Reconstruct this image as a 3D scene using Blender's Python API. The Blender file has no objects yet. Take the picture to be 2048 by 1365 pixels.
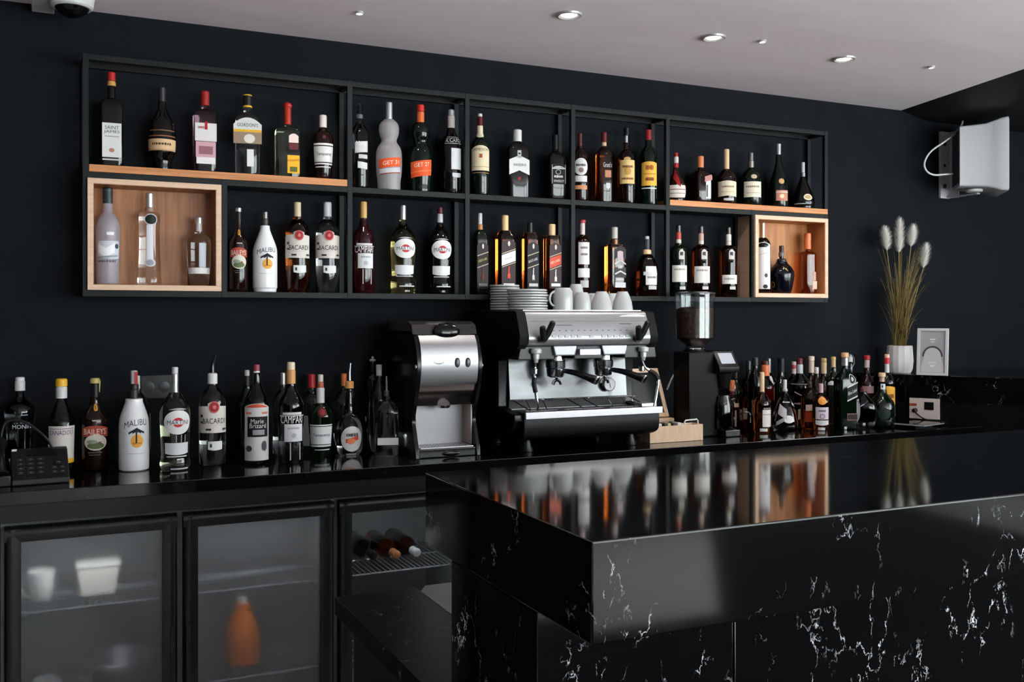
WIN_E, WIN_R, DL_E, FRIDGE_E, EXPO = 11.5, 11.5, 10.0, 34.0, 0.0
import bpy, bmesh, math, random
from math import sin, cos, pi, sqrt, radians
from mathutils import Vector, Matrix
random.seed(7)
C = bpy.context.scene.collection
# ---------- camera frame (2048 x 1365 photograph) ----------
F, HOR, TH, CH = 1947.0, 635.0, radians(25.1), 1.38
ct, st = cos(TH), sin(TH)
def zc_y(px, Y): return Y / (ct - (px - 1024) / F * st)
def at(px, py, Y):
    u = (px - 1024) / F; z = zc_y(px, Y)
    return Vector((z * (u * ct + st), Y, CH + (HOR - py) / F * z))
def on(px, py, Z):
    u = (px - 1024) / F; z = (CH - Z) * F / (py - HOR)
    return Vector((z * (u * ct + st), z * (ct - u * st), Z))
def ypix(X, Y, Z): return HOR - (Z - CH) * F / (X * st + Y * ct)
# ---------- materials ----------
def lin(c):
    c = c / 255.0
    return c / 12.92 if c <= 0.04045 else ((c + 0.055) / 1.055) ** 2.4
def rgb(c): return (lin(c[0]), lin(c[1]), lin(c[2]), 1)
MC = {}
def mat(c, rough=0.5, metal=0.0, spec=0.4, trans=0.0, ior=1.45, coat=0.0):
    k = (tuple(c), rough, metal, spec, trans, ior, coat)
    if k in MC: return MC[k]
    m = bpy.data.materials.new('m%d' % len(MC)); m.use_nodes = True
    b = m.node_tree.nodes['Principled BSDF']
    b.inputs['Base Color'].default_value = rgb(c)
    b.inputs['Roughness'].default_value = rough
    b.inputs['Metallic'].default_value = metal
    b.inputs['Specular IOR Level'].default_value = spec
    b.inputs['Transmission Weight'].default_value = trans
    b.inputs['IOR'].default_value = ior
    b.inputs['Coat Weight'].default_value = coat
    b.inputs['Coat Roughness'].default_value = 0.05
    MC[k] = m
    return m
def emit(c, s):
    m = bpy.data.materials.new('light'); m.use_nodes = True
    b = m.node_tree.nodes['Principled BSDF']
    b.inputs['Emission Color'].default_value = rgb(c); b.inputs['Emission Strength'].default_value = s
    b.inputs['Base Color'].default_value = rgb(c)
    return m
def node(nt, t, **k):
    n = nt.nodes.new(t)
    for a, v in k.items():
        if a in n.inputs: n.inputs[a].default_value = v
        else: setattr(n, a, v)
    return n
def textured(c1, c2, scale=3, rough=0.5, stretch=(1, 1, 1), detail=4, bump=0.0, spec=0.4, contrast=(0.35, 0.65), metal=0.0):
    m = bpy.data.materials.new('tex'); m.use_nodes = True; nt = m.node_tree; b = nt.nodes['Principled BSDF']
    tc = node(nt, 'ShaderNodeTexCoord'); mp = node(nt, 'ShaderNodeMapping'); mp.inputs['Scale'].default_value = stretch
    no = node(nt, 'ShaderNodeTexNoise', Scale=scale, Detail=detail)
    cr = node(nt, 'ShaderNodeValToRGB'); cr.color_ramp.elements[0].position, cr.color_ramp.elements[1].position = contrast
    cr.color_ramp.elements[0].color = rgb(c1); cr.color_ramp.elements[1].color = rgb(c2)
    L = nt.links.new
    L(tc.outputs['Object'], mp.inputs[0]); L(mp.outputs[0], no.inputs['Vector']); L(no.outputs['Fac'], cr.inputs[0]); L(cr.outputs[0], b.inputs['Base Color'])
    b.inputs['Roughness'].default_value = rough; b.inputs['Specular IOR Level'].default_value = spec; b.inputs['Metallic'].default_value = metal
    if bump:
        bp = node(nt, 'ShaderNodeBump', Strength=bump, Distance=0.002); L(no.outputs['Fac'], bp.inputs['Height']); L(bp.outputs[0], b.inputs['Normal'])
    return m
def marble(base, vein, rough, amount, scale=1.0, spec=0.4):
    m = bpy.data.materials.new('black_marble'); m.use_nodes = True; nt = m.node_tree; b = nt.nodes['Principled BSDF']; L = nt.links.new
    tc = node(nt, 'ShaderNodeTexCoord')
    mp = node(nt, 'ShaderNodeMapping'); mp.inputs['Scale'].default_value = (scale * 1.25, scale, scale * 0.8)
    mp.inputs['Location'].default_value = (0.33, 0.2, 0.11)
    L(tc.outputs['Object'], mp.inputs[0])
    w = node(nt, 'ShaderNodeTexNoise', Scale=10.0, Detail=6.0, Roughness=0.62)
    L(mp.outputs[0], w.inputs['Vector'])
    sc = node(nt, 'ShaderNodeVectorMath', operation='SCALE'); sc.inputs['Scale'].default_value = 0.20
    L(w.outputs['Color'], sc.inputs[0])
    ad = node(nt, 'ShaderNodeVectorMath', operation='ADD'); L(mp.outputs[0], ad.inputs[0]); L(sc.outputs[0], ad.inputs[1])
    v = node(nt, 'ShaderNodeTexVoronoi', feature='DISTANCE_TO_EDGE', Scale=12.0); L(ad.outputs[0], v.inputs['Vector'])
    line = node(nt, 'ShaderNodeMapRange'); L(v.outputs['Distance'], line.inputs[0])
    for i, x in ((1, 0.0), (2, 0.019), (3, 1.0), (4, 0.0)): line.inputs[i].default_value = x
    k = node(nt, 'ShaderNodeTexNoise', Scale=8.0, Detail=2.5, Roughness=0.55); L(mp.outputs[0], k.inputs['Vector'])
    msk = node(nt, 'ShaderNodeMapRange'); L(k.outputs['Fac'], msk.inputs[0])
    for i, x in ((1, 0.50), (2, 0.68), (3, 0.0), (4, 1.0)): msk.inputs[i].default_value = x
    sp = node(nt, 'ShaderNodeTexNoise', Scale=60.0, Detail=3.0, Roughness=0.6); L(mp.outputs[0], sp.inputs['Vector'])
    spm = node(nt, 'ShaderNodeMapRange'); L(sp.outputs['Fac'], spm.inputs[0])
    for i, x in ((1, 0.46), (2, 0.60), (3, 0.0), (4, 1.0)): spm.inputs[i].default_value = x
    a1 = node(nt, 'ShaderNodeMath', operation='MULTIPLY'); L(line.outputs[0], a1.inputs[0]); L(msk.outputs[0], a1.inputs[1])
    a2 = node(nt, 'ShaderNodeMath', operation='MULTIPLY'); L(a1.outputs[0], a2.inputs[0]); L(spm.outputs[0], a2.inputs[1])
    a3 = node(nt, 'ShaderNodeMath', operation='MULTIPLY'); L(a2.outputs[0], a3.inputs[0]); a3.inputs[1].default_value = amount; a3.use_clamp = True
    mx = node(nt, 'ShaderNodeMix', data_type='RGBA'); mx.inputs['A'].default_value = rgb(base); mx.inputs['B'].default_value = rgb(vein)
    L(a3.outputs[0], mx.inputs['Factor']); L(mx.outputs['Result'], b.inputs['Base Color'])
    b.inputs['Roughness'].default_value = rough; b.inputs['Specular IOR Level'].default_value = spec
    return m
def wood(c1, c2, scale, stretch, rough=0.45):
    return textured(c1, c2, scale, rough, stretch, 6, 0.15, 0.3, (0.3, 0.7))
# glass
GL = dict(
    clear=mat((250, 252, 252), 0.0, 0, 0.5, 1.0, 1.46),
    greenish=mat((215, 222, 190), 0.0, 0, 0.5, 1.0, 1.46),
    yellow=mat((245, 225, 150), 0.0, 0, 0.5, 1.0, 1.46),
    amber=mat((196, 98, 34), 0.0, 0, 0.5, 1.0, 1.46),
    deepamber=mat((132, 52, 18), 0.0, 0, 0.5, 1.0, 1.46),
    rose=mat((230, 180, 200), 0.05, 0, 0.5, 1.0, 1.46),
    frost=mat((196, 190, 200), 0.38, 0, 0.5, 0.55, 1.45),
    frostgrey=mat((190, 186, 188), 0.42, 0, 0.5, 0.5, 1.45),
    smoke=mat((90, 92, 96), 0.02, 0, 0.5, 1.0, 1.46),
    dark=mat((10, 8, 7), 0.06, 0, 0.5),
    brown=mat((24, 10, 5), 0.06, 0, 0.5),
    green=mat((6, 18, 10), 0.06, 0, 0.5),
    gingreen=mat((40, 74, 44), 0.0, 0, 0.5, 0.9, 1.46),
    wine=mat((40, 8, 14), 0.05, 0, 0.5),
    white=mat((232, 232, 234), 0.22, 0, 0.5),
    navy=mat((8, 10, 18), 0.08, 0, 0.5),
)
BLACKP = mat((9, 9, 10), 0.35)
BLACKG = mat((7, 7, 8), 0.12)
CHROME = mat((215, 215, 218), 0.12, 1.0)
STEEL = mat((190, 190, 194), 0.30, 1.0)
SATIN = mat((205, 205, 208), 0.42, 0.85)
MIRROR = mat((215, 215, 215), 0.06, 1.0)
CERAMIC = mat((178, 179, 180), 0.18, 0, 0.5)
# ---------- mesh builder ----------
class MB:
    def __init__(s): s.v = []; s.f = []; s.m = []
    def add(s, vs, fs, mi=0):
        o = len(s.v); s.v += [tuple(v) for v in vs]
        for f in fs: s.f.append([o + i for i in f]); s.m.append(mi)
        return s
    def box(s, x0, x1, y0, y1, z0, z1, mi=0, M=None):
        vs = [Vector(p) for p in ((x0, y0, z0), (x1, y0, z0), (x1, y1, z0), (x0, y1, z0), (x0, y0, z1), (x1, y0, z1), (x1, y1, z1), (x0, y1, z1))]
        if M is not None: vs = [M @ v for v in vs]
        return s.add(vs, [(3, 2, 1, 0), (4, 5, 6, 7), (0, 1, 5, 4), (1, 2, 6, 5), (2, 3, 7, 6), (3, 0, 4, 7)], mi)
    def prism(s, pts, axis, a0, a1, mi=0, M=None):
        # pts: polygon in the two other axes (x: (y,z), y: (x,z), z: (x,y))
        n = len(pts); vs = []
        for a in (a0, a1):
            for p in pts:
                v = Vector((a, p[0], p[1]) if axis == 'x' else (p[0], a, p[1]) if axis == 'y' else (p[0], p[1], a))
                vs.append(M @ v if M is not None else v)
        fs = [list(range(n))[::-1], list(range(n, 2 * n))] + [(i, (i + 1) % n, n + (i + 1) % n, n + i) for i in range(n)]
        return s.add(vs, fs, mi)
    def lathe(s, prof, cx=0, cy=0, cz=0, seg=24, mi=0, n=2.0, dr=1.0, M=None, cap=True, blend=None):
        n0, dr0 = n, dr
        vs = []; fs = []
        for z, r in prof:
            if blend:
                t = min(max((r / blend[0] - blend[1]) / (1 - blend[1]), 0), 1) ** 0.6; n = 2 + (n0 - 2) * t; dr = 1 + (dr0 - 1) * t
            for k in range(seg):
                a = 2 * pi * (k + 0.5) / seg; c_, s_ = cos(a), sin(a)
                e = 2.0 / n
                x = r * math.copysign(abs(c_) ** e, c_); y = r * dr * math.copysign(abs(s_) ** e, s_)
                v = Vector((cx + x, cy + y, cz + z)); vs.append(M @ v if M is not None else v)
        for i in range(len(prof) - 1):
            for k in range(seg):
                a, b = i * seg + k, i * seg + (k + 1) % seg
                fs.append((a, b, b + seg, a + seg))
        if cap:
            fs.append(list(range(seg))[::-1]); o = (len(prof) - 1) * seg; fs.append(list(range(o, o + seg)))
        return s.add(vs, fs, mi)
    def tube(s, pts, r, seg=8, mi=0, closed=False):
        pts = [Vector(p) for p in pts]; n = len(pts); rs = r if isinstance(r, (list, tuple)) else [r] * n
        vs = []; fs = []; up = None
        for i, p in enumerate(pts):
            t = (pts[(i + 1) % n] - pts[i - 1]) if closed else (pts[min(i + 1, n - 1)] - pts[max(i - 1, 0)])
            t.normalize()
            if up is None: up = Vector((0, 0, 1)) if abs(t.z) < 0.9 else Vector((1, 0, 0))
            a = t.cross(up).normalized(); b = a.cross(t).normalized(); up = b
            for k in range(seg):
                w = 2 * pi * k / seg; vs.append(p + (a * cos(w) + b * sin(w)) * rs[i])
        for i in range(n if closed else n - 1):
            for k in range(seg):
                a, b = i * seg + k, i * seg + (k + 1) % seg; c, d = ((i + 1) % n) * seg + k, ((i + 1) % n) * seg + (k + 1) % seg
                fs.append((a, b, d, c))
        if not closed:
            fs.append(list(range(seg))[::-1]); o = (n - 1) * seg; fs.append(list(range(o, o + seg)))
        return s.add(vs, fs, mi)
    def build(s, name, mats, parent=None, smooth=32, bevel=0.0, normals=True):
        me = bpy.data.meshes.new(name); me.from_pydata(s.v, [], s.f)
        for p, mi in zip(me.polygons, s.m): p.material_index = mi
        if normals or bevel:
            bm = bmesh.new(); bm.from_mesh(me)
            bmesh.ops.recalc_face_normals(bm, faces=bm.faces)
            if bevel:
                es = [e for e in bm.edges if len(e.link_faces) == 2 and e.calc_face_angle(0) > radians(40)]
                bmesh.ops.bevel(bm, geom=es, offset=bevel, segments=2, profile=0.6, affect='EDGES', clamp_overlap=True)
            bm.to_mesh(me); bm.free()
        for m in (mats if isinstance(mats, (list, tuple)) else [mats]): me.materials.append(m)
        if smooth:
            for p in me.polygons: p.use_smooth = True
            me.set_sharp_from_angle(angle=radians(16 if bevel else smooth))
        o = bpy.data.objects.new(name, me); C.objects.link(o)
        if parent is not None:
            o.parent = parent
        return o
def arc(p0, p1, p2, n=10):
    return [tuple((1 - t) ** 2 * a + 2 * t * (1 - t) * b + t * t * c for a, b, c in zip(p0, p1, p2)) for t in [i / n for i in range(n + 1)]]
def spline(pts, n=8):
    pts = [Vector(p) for p in pts]; out = []
    for i in range(len(pts) - 1):
        p0 = pts[max(i - 1, 0)]; p1 = pts[i]; p2 = pts[i + 1]; p3 = pts[min(i + 2, len(pts) - 1)]
        for k in range(n):
            t = k / n
            out.append(0.5 * ((2 * p1) + (p2 - p0) * t + (2 * p0 - 5 * p1 + 4 * p2 - p3) * t * t + (3 * p1 - p0 - 3 * p2 + p3) * t ** 3))
    return out + [pts[-1]]
def tag(o, label, cat, group=None):
    o['label'] = label; o['category'] = cat
    if group: o['group'] = group
    return o
def thing(name, label, cat, loc=(0, 0, 0), rz=0.0, group=None):
    o = bpy.data.objects.new(name, None); C.objects.link(o); o.location = loc; o.rotation_euler = (0, 0, rz); o.empty_display_size = 0.02
    return tag(o, label, cat, group)
def struct(name, mb, m, **k):
    o = mb.build(name, m, **k); o['kind'] = 'structure'; return o
def copy_tree(root, loc, rz, label, group=None):
    r = root.copy(); C.objects.link(r); r.location = loc; r.rotation_euler = (0, 0, rz); r['label'] = label
    if group: r['group'] = group
    for ch in root.children:
        c = ch.copy(); C.objects.link(c); c.parent = r
        for g in ch.children:
            d = g.copy(); C.objects.link(d); d.parent = c
    return r
# ---------- text ----------
TX = {}
def text_mesh(s, bold=0.0):
    if s in TX: return TX[s]
    cu = bpy.data.curves.new('t', 'FONT'); cu.body = s; cu.align_x = 'CENTER'; cu.resolution_u = 2; cu.offset = bold
    o = bpy.data.objects.new('t', cu); C.objects.link(o)
    dg = bpy.context.evaluated_depsgraph_get(); ev = o.evaluated_get(dg); me = ev.to_mesh()
    vs = [(v.co.x, v.co.y) for v in me.vertices]; fs = [tuple(p.vertices) for p in me.polygons]
    ev.to_mesh_clear(); bpy.data.objects.remove(o); bpy.data.curves.remove(cu)
    xs = [v[0] for v in vs]; ys = [v[1] for v in vs]; x0, x1, y0, y1 = min(xs), max(xs), min(ys), max(ys)
    vs = [((x - (x0 + x1) / 2) / (x1 - x0), (y - (y0 + y1) / 2) / (y1 - y0)) for x, y in vs]
    TX[s] = (vs, fs); return TX[s]
# ---------- bottles ----------
NEXT = []; PLACED = []; RECTS = [(1.085, 1.345, 3.06, 3.45), (2.315, 2.545, 3.17, 3.46), (1.43, 2.04, 3.0, 3.48), (-0.06, 0.13, 3.08, 3.262)]
def bottle(name, label, cx, top, w, glass, caps, labels=(), Y=3.425, shelf=None, base=None, sh=None, nk=None, rn=0.36, style='round',
           prof=None, sq=2.0, dr=1.0, group=None, rz=None, extra=None, rb=1.0, seg=44):
    """cx, top, w, sh, nk and the label rows are read off the photograph and turned into real heights at the bottle's own distance."""
    if base is not None:
        p = on(cx, base, 0.90); z0 = 0.90; zc = zc_y(cx, p.y); R = w / 2 * zc / F; Yb = min(p.y + R * dr * 0.9, 3.478 - R * dr); X = at(cx, 0, Yb).x
    else:
        Yb = Y; z0 = shelf; X = at(cx, 0, Yb).x; R = w / 2 * zc_y(cx, Yb) / F
    al = math.atan2(X, Yb)
    if rz is None: rz = -al * (0.35 if sq > 3 else 0.92)
    if sq > 3:
        al = abs(al + rz); w = w / (cos(al) + dr * sin(al)) * 1.06
    if base is not None and base <= 848 and cx > 1400: w *= 0.92
    if NEXT: cx, Yb = NEXT.pop(); X = at(cx, 0, Yb).x
    elif base is not None:
        best = None
        for sx in (0, 3, -3, 6, -6, 9, -9, 12, -12):
            for d in range(0, 18):
                for sg in (1, -1):
                    y_ = Yb + sg * d * 0.005
                    r_ = w / 2 * zc_y(cx + sx, y_) / F
                    if y_ + r_ * dr > 3.48 or y_ - r_ * dr < 3.03: continue
                    x_ = at(cx + sx, 0, y_).x
                    if x_ + r_ > 3.425 + (3.49 - y_) * 0.5545 - r_ * 0.13: continue
                    if any(max(a0 - x_, x_ - a1, 0) ** 2 + max(b0 - y_, y_ - b1, 0) ** 2 < r_ ** 2 for a0, a1, b0, b1 in RECTS): continue
                    if all((x_ - a) ** 2 + (y_ - b) ** 2 > (r_ + c) ** 2 * 1.005 for a, b, c in PLACED): best = y_; break
                if best is not None: break
            if best is not None: break
        if best is not None:
            if sx: print('shift', sx)
            cx += sx
        if best is None: print('NO ROOM', label)
        else:
            if abs(best - Yb) > 0.03: print('moved', label, round(best - Yb, 3))
            Yb = best
        X = at(cx, 0, Yb).x
    zc = X * st + Yb * ct
    R = w / 2 * zc / F
    if base is not None: PLACED.append((X, Yb, R))
    yb = HOR - (z0 - CH) * F / zc
    H = (yb - top) * zc / F
    zf = lambda y: (yb - y) * zc / F
    root = thing(name, label, 'bottle', (X, Yb, z0 + 0.0004), rz, group)
    capb = max(c[1] for c in caps) if caps else top
    if prof is None:
        zs, zn = zf(sh), zf(nk); zk = zf(capb)
        P = [(0, R * 0.86 * rb), (H * 0.006, R * 0.95 * rb), (H * 0.02, R * rb), (zs * 0.5, R * (1 + rb) / 2), (zs, R)]
        N = 8
        for i in range(1, N + 1):
            t = i / N
            f = {'round': max(cos(t * pi / 2), 0) ** 0.75, 'slope': 0.5 + 0.5 * cos(pi * t), 'square': 1 - t ** 4, 'lin': 1 - t}[style]
            P.append((zs + (zn - zs) * t, R * (rn + (1 - rn) * f)))
        P += [(max(zk, zn + 0.002), R * rn * 0.95), (max(zf(top) - 0.006, zk + 0.001, zn + 0.004), R * rn * 0.9)]
    else:
        P = [(max(zf(y), 0), ww / 2 * zc / F) for y, ww in prof]
        P.sort(key=lambda q: q[0])
        b0 = P[0][1]; P = [(0, b0 * 0.9), (0.003, b0 * 0.98)] + [q for q in P if q[0] > 0.004]
        sm = spline([(q[0], q[1], 0) for q in P], 3); P = [(q.x, max(q.y, 0.002)) for q in sm]
        for i in range(1, len(P)):
            if P[i][0] <= P[i - 1][0]: P[i] = (P[i - 1][0] + 1e-4, P[i][1])
    if caps:
        zk = zf(capb); mr = min(c[3] for c in caps if not (len(c) > 4 and c[4] in ('ball', 'taper'))) / 2 * zc / F if any(not (len(c) > 4 and c[4] in ('ball', 'taper')) for c in caps) else 0.003
        k0 = next((r for z, r in P if z >= zk), mr)
        Q_ = [q for q in P if q[0] < zk - 0.0005]
        P = Q_ + [(zk - 0.0004, Q_[-1][1] if abs(Q_[-1][1] - k0) < 0.004 else k0), (zk + 0.0006, min(k0, mr * 0.88)), (max(zf(top) - 0.006, zk + 0.002), min(k0, mr * 0.86))]
    def rad(z):
        for (a, ra), (b, rb_) in zip(P, P[1:]):
            if a <= z <= b: return ra + (rb_ - ra) * (z - a) / max(b - a, 1e-9)
        return P[-1][1] if z > P[-1][0] else P[0][1]
    g = GL[glass] if isinstance(glass, str) else glass
    MB().lathe(P, seg=seg, n=sq, dr=dr, blend=(R, rn) if sq > 2.5 else None).build('glass_body', g, root, smooth=50)
    for i, c in enumerate(caps):
        y0, y1, col, cw = c[:4]; kind = c[4] if len(c) > 4 else ''
        z1, z2 = zf(y1), zf(y0); r = cw / 2 * zc / F
        m = mat(col, 0.3, 0.75) if kind == 'm' else mat(col, 0.35)
        if kind == 'taper': q = [(z1, r * 1.1), (z2 - r * 0.3, r * 0.8), (z2, r * 0.6)]
        elif kind == 'ball': zm = (z1 + z2) / 2; hh = (z2 - z1) / 2; q = [(zm + hh * sin(a), max(r * cos(a), 0.0005)) for a in [(-0.5 + k / 8) * pi for k in range(9)]]
        else: q = [(z1, r), (z1 + (z2 - z1) * 0.12, r * 1.0), (z2 - r * 0.22, r), (z2, r * 0.8)]
        MB().lathe(q, seg=18).build('cap' if i == 0 else 'neck_band', m, root, smooth=40)
    groups = {}
    def ext(it):
        k = it[0]; q = zc / F
        if k in 'tx':
            sc, yc, ww, hh = (it[3], it[4], it[5], it[6]) if k == 't' else (it[2], it[3], it[4], it[5]); return [sc - ww / 2, sc + ww / 2, zf(yc) - hh * q / 2, zf(yc) + hh * q / 2]
        if k == 'o': return [it[2] - it[4], it[2] + it[4], zf(it[3]) - it[5] * q, zf(it[3]) + it[5] * q]
        return [it[2], it[3], zf(it[5]), zf(it[4])]
    for it in labels:
        base_n = it[-1] if isinstance(it[-1], str) and it[-1].endswith('label') else 'label'
        e = ext(it); hit = [g for g in groups.values() if g[0] == base_n and any(e[0] < f[1] + .02 and f[0] < e[1] + .02 and e[2] < f[3] + .0012 and f[2] < e[3] + .0012 for f in g[2])]
        if not hit: groups[len(groups)] = [base_n, [it], [e]]
        else:
            h = hit[0]; h[1].append(it); h[2].append(e)
            for g in hit[1:]:
                h[1] += g[1]; h[2] += g[2]; groups = {k: v for k, v in groups.items() if v is not g}
    order = {id(it): n for n, it in enumerate(labels)}
    for pname, items, _e in groups.values():
        items.sort(key=lambda it: order[id(it)])
        mb = MB(); mats = []; mi_of = {}
        def mi(col):
            if col not in mi_of: mi_of[col] = len(mats); mats.append(mat(col, 0.55, 0, 0.25))
            return mi_of[col]
        def put(s, z, off):
            z = max(z, 0.0012); r = rad(z)
            if sq > 2.5: return (s * r, -(r * dr + off), z)
            return ((r + off) * sin(s), -(r + off) * cos(s) * dr, z)
        for li, it in enumerate(items):
            k = it[0]; off = 0.0006 + 0.00035 * li
            if k == 'x':
                _, col, sc, yc, ww, hh = it[:6]; hz = hh * zc / F; z_c = zf(yc); rr = random.Random(li + int(yc)); x = -0.5
                while x < 0.46:
                    d = rr.uniform(0.05, 0.13); e = min(x + d, 0.5); h2 = hz * rr.uniform(0.35, 0.5)
                    mb.add([put(sc + q * ww, z_c + s_ * h2, off) for q, s_ in ((x, -1), (e, -1), (e, 1), (x, 1))], [(0, 1, 2, 3)], mi(col)); x = e + 0.035
                continue
            if k == 't':
                _, s_, col, sc, yc, ww, hh = it[:7]; slope = it[7] if len(it) > 7 and not isinstance(it[7], str) else 0.0
                vs, fs = text_mesh(s_); hz = hh * zc / F; z_c = zf(yc)
                bow = it[8] if len(it) > 8 and not isinstance(it[8], str) else 0.0
                mb.add([put(sc + x * ww, z_c + y * hz + slope * x * ww * R - bow * (x * 2) ** 2 * R, off) for x, y in vs], fs, mi(col)); continue
            if k == 'o': _, col, sc, yc, rs, rzp = it[:6]; s0, s1 = sc - rs, sc + rs
            else: _, col, s0, s1, ya, yd = it[:6]
            par = it[6] if len(it) > 6 and not isinstance(it[6], str) else 0.0
            NS, NZ = 18, 7; vs = []
            for i in range(NS + 1):
                t = i / NS; s_ = s0 + (s1 - s0) * t; x = 2 * t - 1
                if k == 'o':
                    s_ = sc - rs * cos(pi * t); x = (s_ - sc) / rs
                    hz = rzp * zc / F * sqrt(max(1 - x * x, 0)); zl, zh = zf(yc) - hz, zf(yc) + hz
                else:
                    zl, zh = zf(yd), zf(ya)
                    px_ = zc / F
                    if k == 'a': zh -= par * px_ * x * x            # arched top
                    elif k == 'v': zh += par * px_ * (abs(x) - 1); zl += par * px_ * (abs(x) - 1)    # chevron
                    elif k == 'q': zh += par * x * (s1 - s0) * R / 2; zl += par * x * (s1 - s0) * R / 2   # slanted band
                    elif k == 'w': zl += par * px_ * x * x          # rounded foot
                for j in range(NZ + 1): vs.append(put(s_, zl + (zh - zl) * j / NZ, off))
            fs = [(i * (NZ + 1) + j, (i + 1) * (NZ + 1) + j, (i + 1) * (NZ + 1) + j + 1, i * (NZ + 1) + j + 1) for i in range(NS) for j in range(NZ)]
            mb.add(vs, fs, mi(col))
        mb.build(pname, mats, root, smooth=50, normals=False)
    if extra: extra(root, zf, R, rad, zc)
    return root
W = (214, 213, 212); CRM = (224, 208, 176); BKC = (14, 14, 16); RED = (176, 32, 34); DRED = (96, 20, 28); GOLD = (196, 150, 74); ORG = (224, 88, 42)
SIL = (190, 190, 194); YEL = (232, 176, 48); TAN = (212, 176, 136); GRY = (120, 120, 124); NAVY = (24, 28, 56); BRN = (88, 44, 26)
# ================= room =================
WY = 3.49; CZ = 2.388
M_WALL = textured((20, 23, 27), (23, 26, 30), 6, 0.7, detail=5, spec=0.06)
M_CEIL = textured((240, 227, 232), (246, 235, 239), 1.3, 0.7, (1.0, 3.0, 1), detail=5, spec=0.2)
M_FLOOR = textured((214, 206, 206), (222, 215, 214), 2.0, 0.4)
M_DARK = mat((24, 26, 29), 0.6, 0, 0.25)
M_REAR = mat((222, 223, 221), 0.8)
struct('wall_back', MB().box(-2.6, 5.7, WY, WY + 0.12, 0, 2.75), M_WALL)
struct('wall_left', MB().box(-2.6, -2.5, -3.4, WY, 0, 2.75), M_DARK)
rr = MB(); SW = (-3.2, 1.0, 0.25, 2.36)
rr.box(5.6, 5.7, SW[1], WY, 0, 2.75).box(5.6, 5.7, -3.4, SW[0], 0, 2.75).box(5.6, 5.7, SW[0], SW[1], 0, SW[2]).box(5.6, 5.7, SW[0], SW[1], SW[3], 2.75)
struct('wall_right', rr, M_REAR)
sf_ = MB()
for y in (SW[0], -1.8, -0.4, SW[1]): sf_.box(5.59, 5.67, y - 0.03, y + 0.03, SW[2], SW[3])
for z in (SW[2], SW[3]): sf_.box(5.595, 5.665, SW[0], SW[1], z - 0.03, z + 0.03)
w2 = struct('window_2', sf_, mat((30, 30, 32), 0.4))
MB().box(5.643, 5.649, SW[0], SW[1], SW[2], SW[3]).build('pane', emit((242, 250, 250), WIN_R), w2)
struct('added_dark_floor', MB().prism([(0.3, 1.1), (5.59, 1.1), (5.59, -3.39), (3.98, -3.39), (2.80, -1.72), (0.3, -1.72)], 'z', 0.0002, 0.004), textured((30, 28, 28), (38, 36, 35), 3, 0.9, spec=0.0))  # unseen dark area added, outlined so the bar front reflects a dark zone
struct('floor', MB().box(-2.6, 5.7, -3.4, WY, -0.1, 0.0), M_FLOOR)
WIN = (1.3, 5.0, 0.25, 2.33)
rw = MB()
rw.box(-2.6, WIN[0], -3.5, -3.4, 0, 2.75).box(WIN[1], 5.7, -3.5, -3.4, 0, 2.75).box(WIN[0], WIN[1], -3.5, -3.4, 0, WIN[2]).box(WIN[0], WIN[1], -3.5, -3.4, WIN[3], 2.75)
struct('wall_rear', rw, M_REAR)
wf = MB()
for x in (WIN[0], (WIN[0] + WIN[1]) / 2, WIN[1]): wf.box(x - 0.035, x + 0.035, -3.47, -3.39, WIN[2], WIN[3])
for z in (WIN[2], 1.55, WIN[3]): wf.box(WIN[0], WIN[1], -3.465, -3.395, z - 0.03, z + 0.03)
w1 = struct('window_1', wf, mat((30, 30, 32), 0.4))
pane = MB().box(WIN[0], WIN[1], -3.449, -3.443, WIN[2], WIN[3]).build('pane', emit((240, 250, 250), WIN_E), w1)
# ceiling: white plane ending along a skewed edge, darker soffit beyond it
e0 = Vector((3.727, WY)); ed = (Vector((3.556, 2.695)) - e0); ed /= -ed.y
e1 = e0 + ed * (WY - 1.2)
struct('ceiling', MB().prism([(-2.6, WY), (-2.6, -3.4), (5.7, -3.4), (5.7, 1.2), (e1.x, 1.2), (e0.x, WY)], 'z', CZ, CZ + 0.12), M_CEIL)
b0 = Vector((3.908, WY)); b1 = Vector((b0.x + ed.x * (WY - 1.2), 1.2))
sf = MB(); zb = CH + 0.970
sf.add([(e0.x, WY, CZ), (e1.x, 1.2, CZ), (b1.x, b1.y, zb), (b0.x, WY, zb), (5.7, 1.2, zb), (5.7, WY, zb), (5.7, 1.2, 2.6), (5.7, WY, 2.6), (e0.x, WY, 2.6), (e1.x, 1.2, 2.6)],
       [(0, 1, 2, 3), (3, 2, 4, 5), (5, 4, 6, 7), (7, 6, 9, 8), (8, 9, 1, 0), (0, 3, 5, 7, 8), (1, 9, 6, 4, 2)])
struct('ceiling_soffit', sf, mat((30, 32, 35), 0.6, 0, 0.2))
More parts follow.
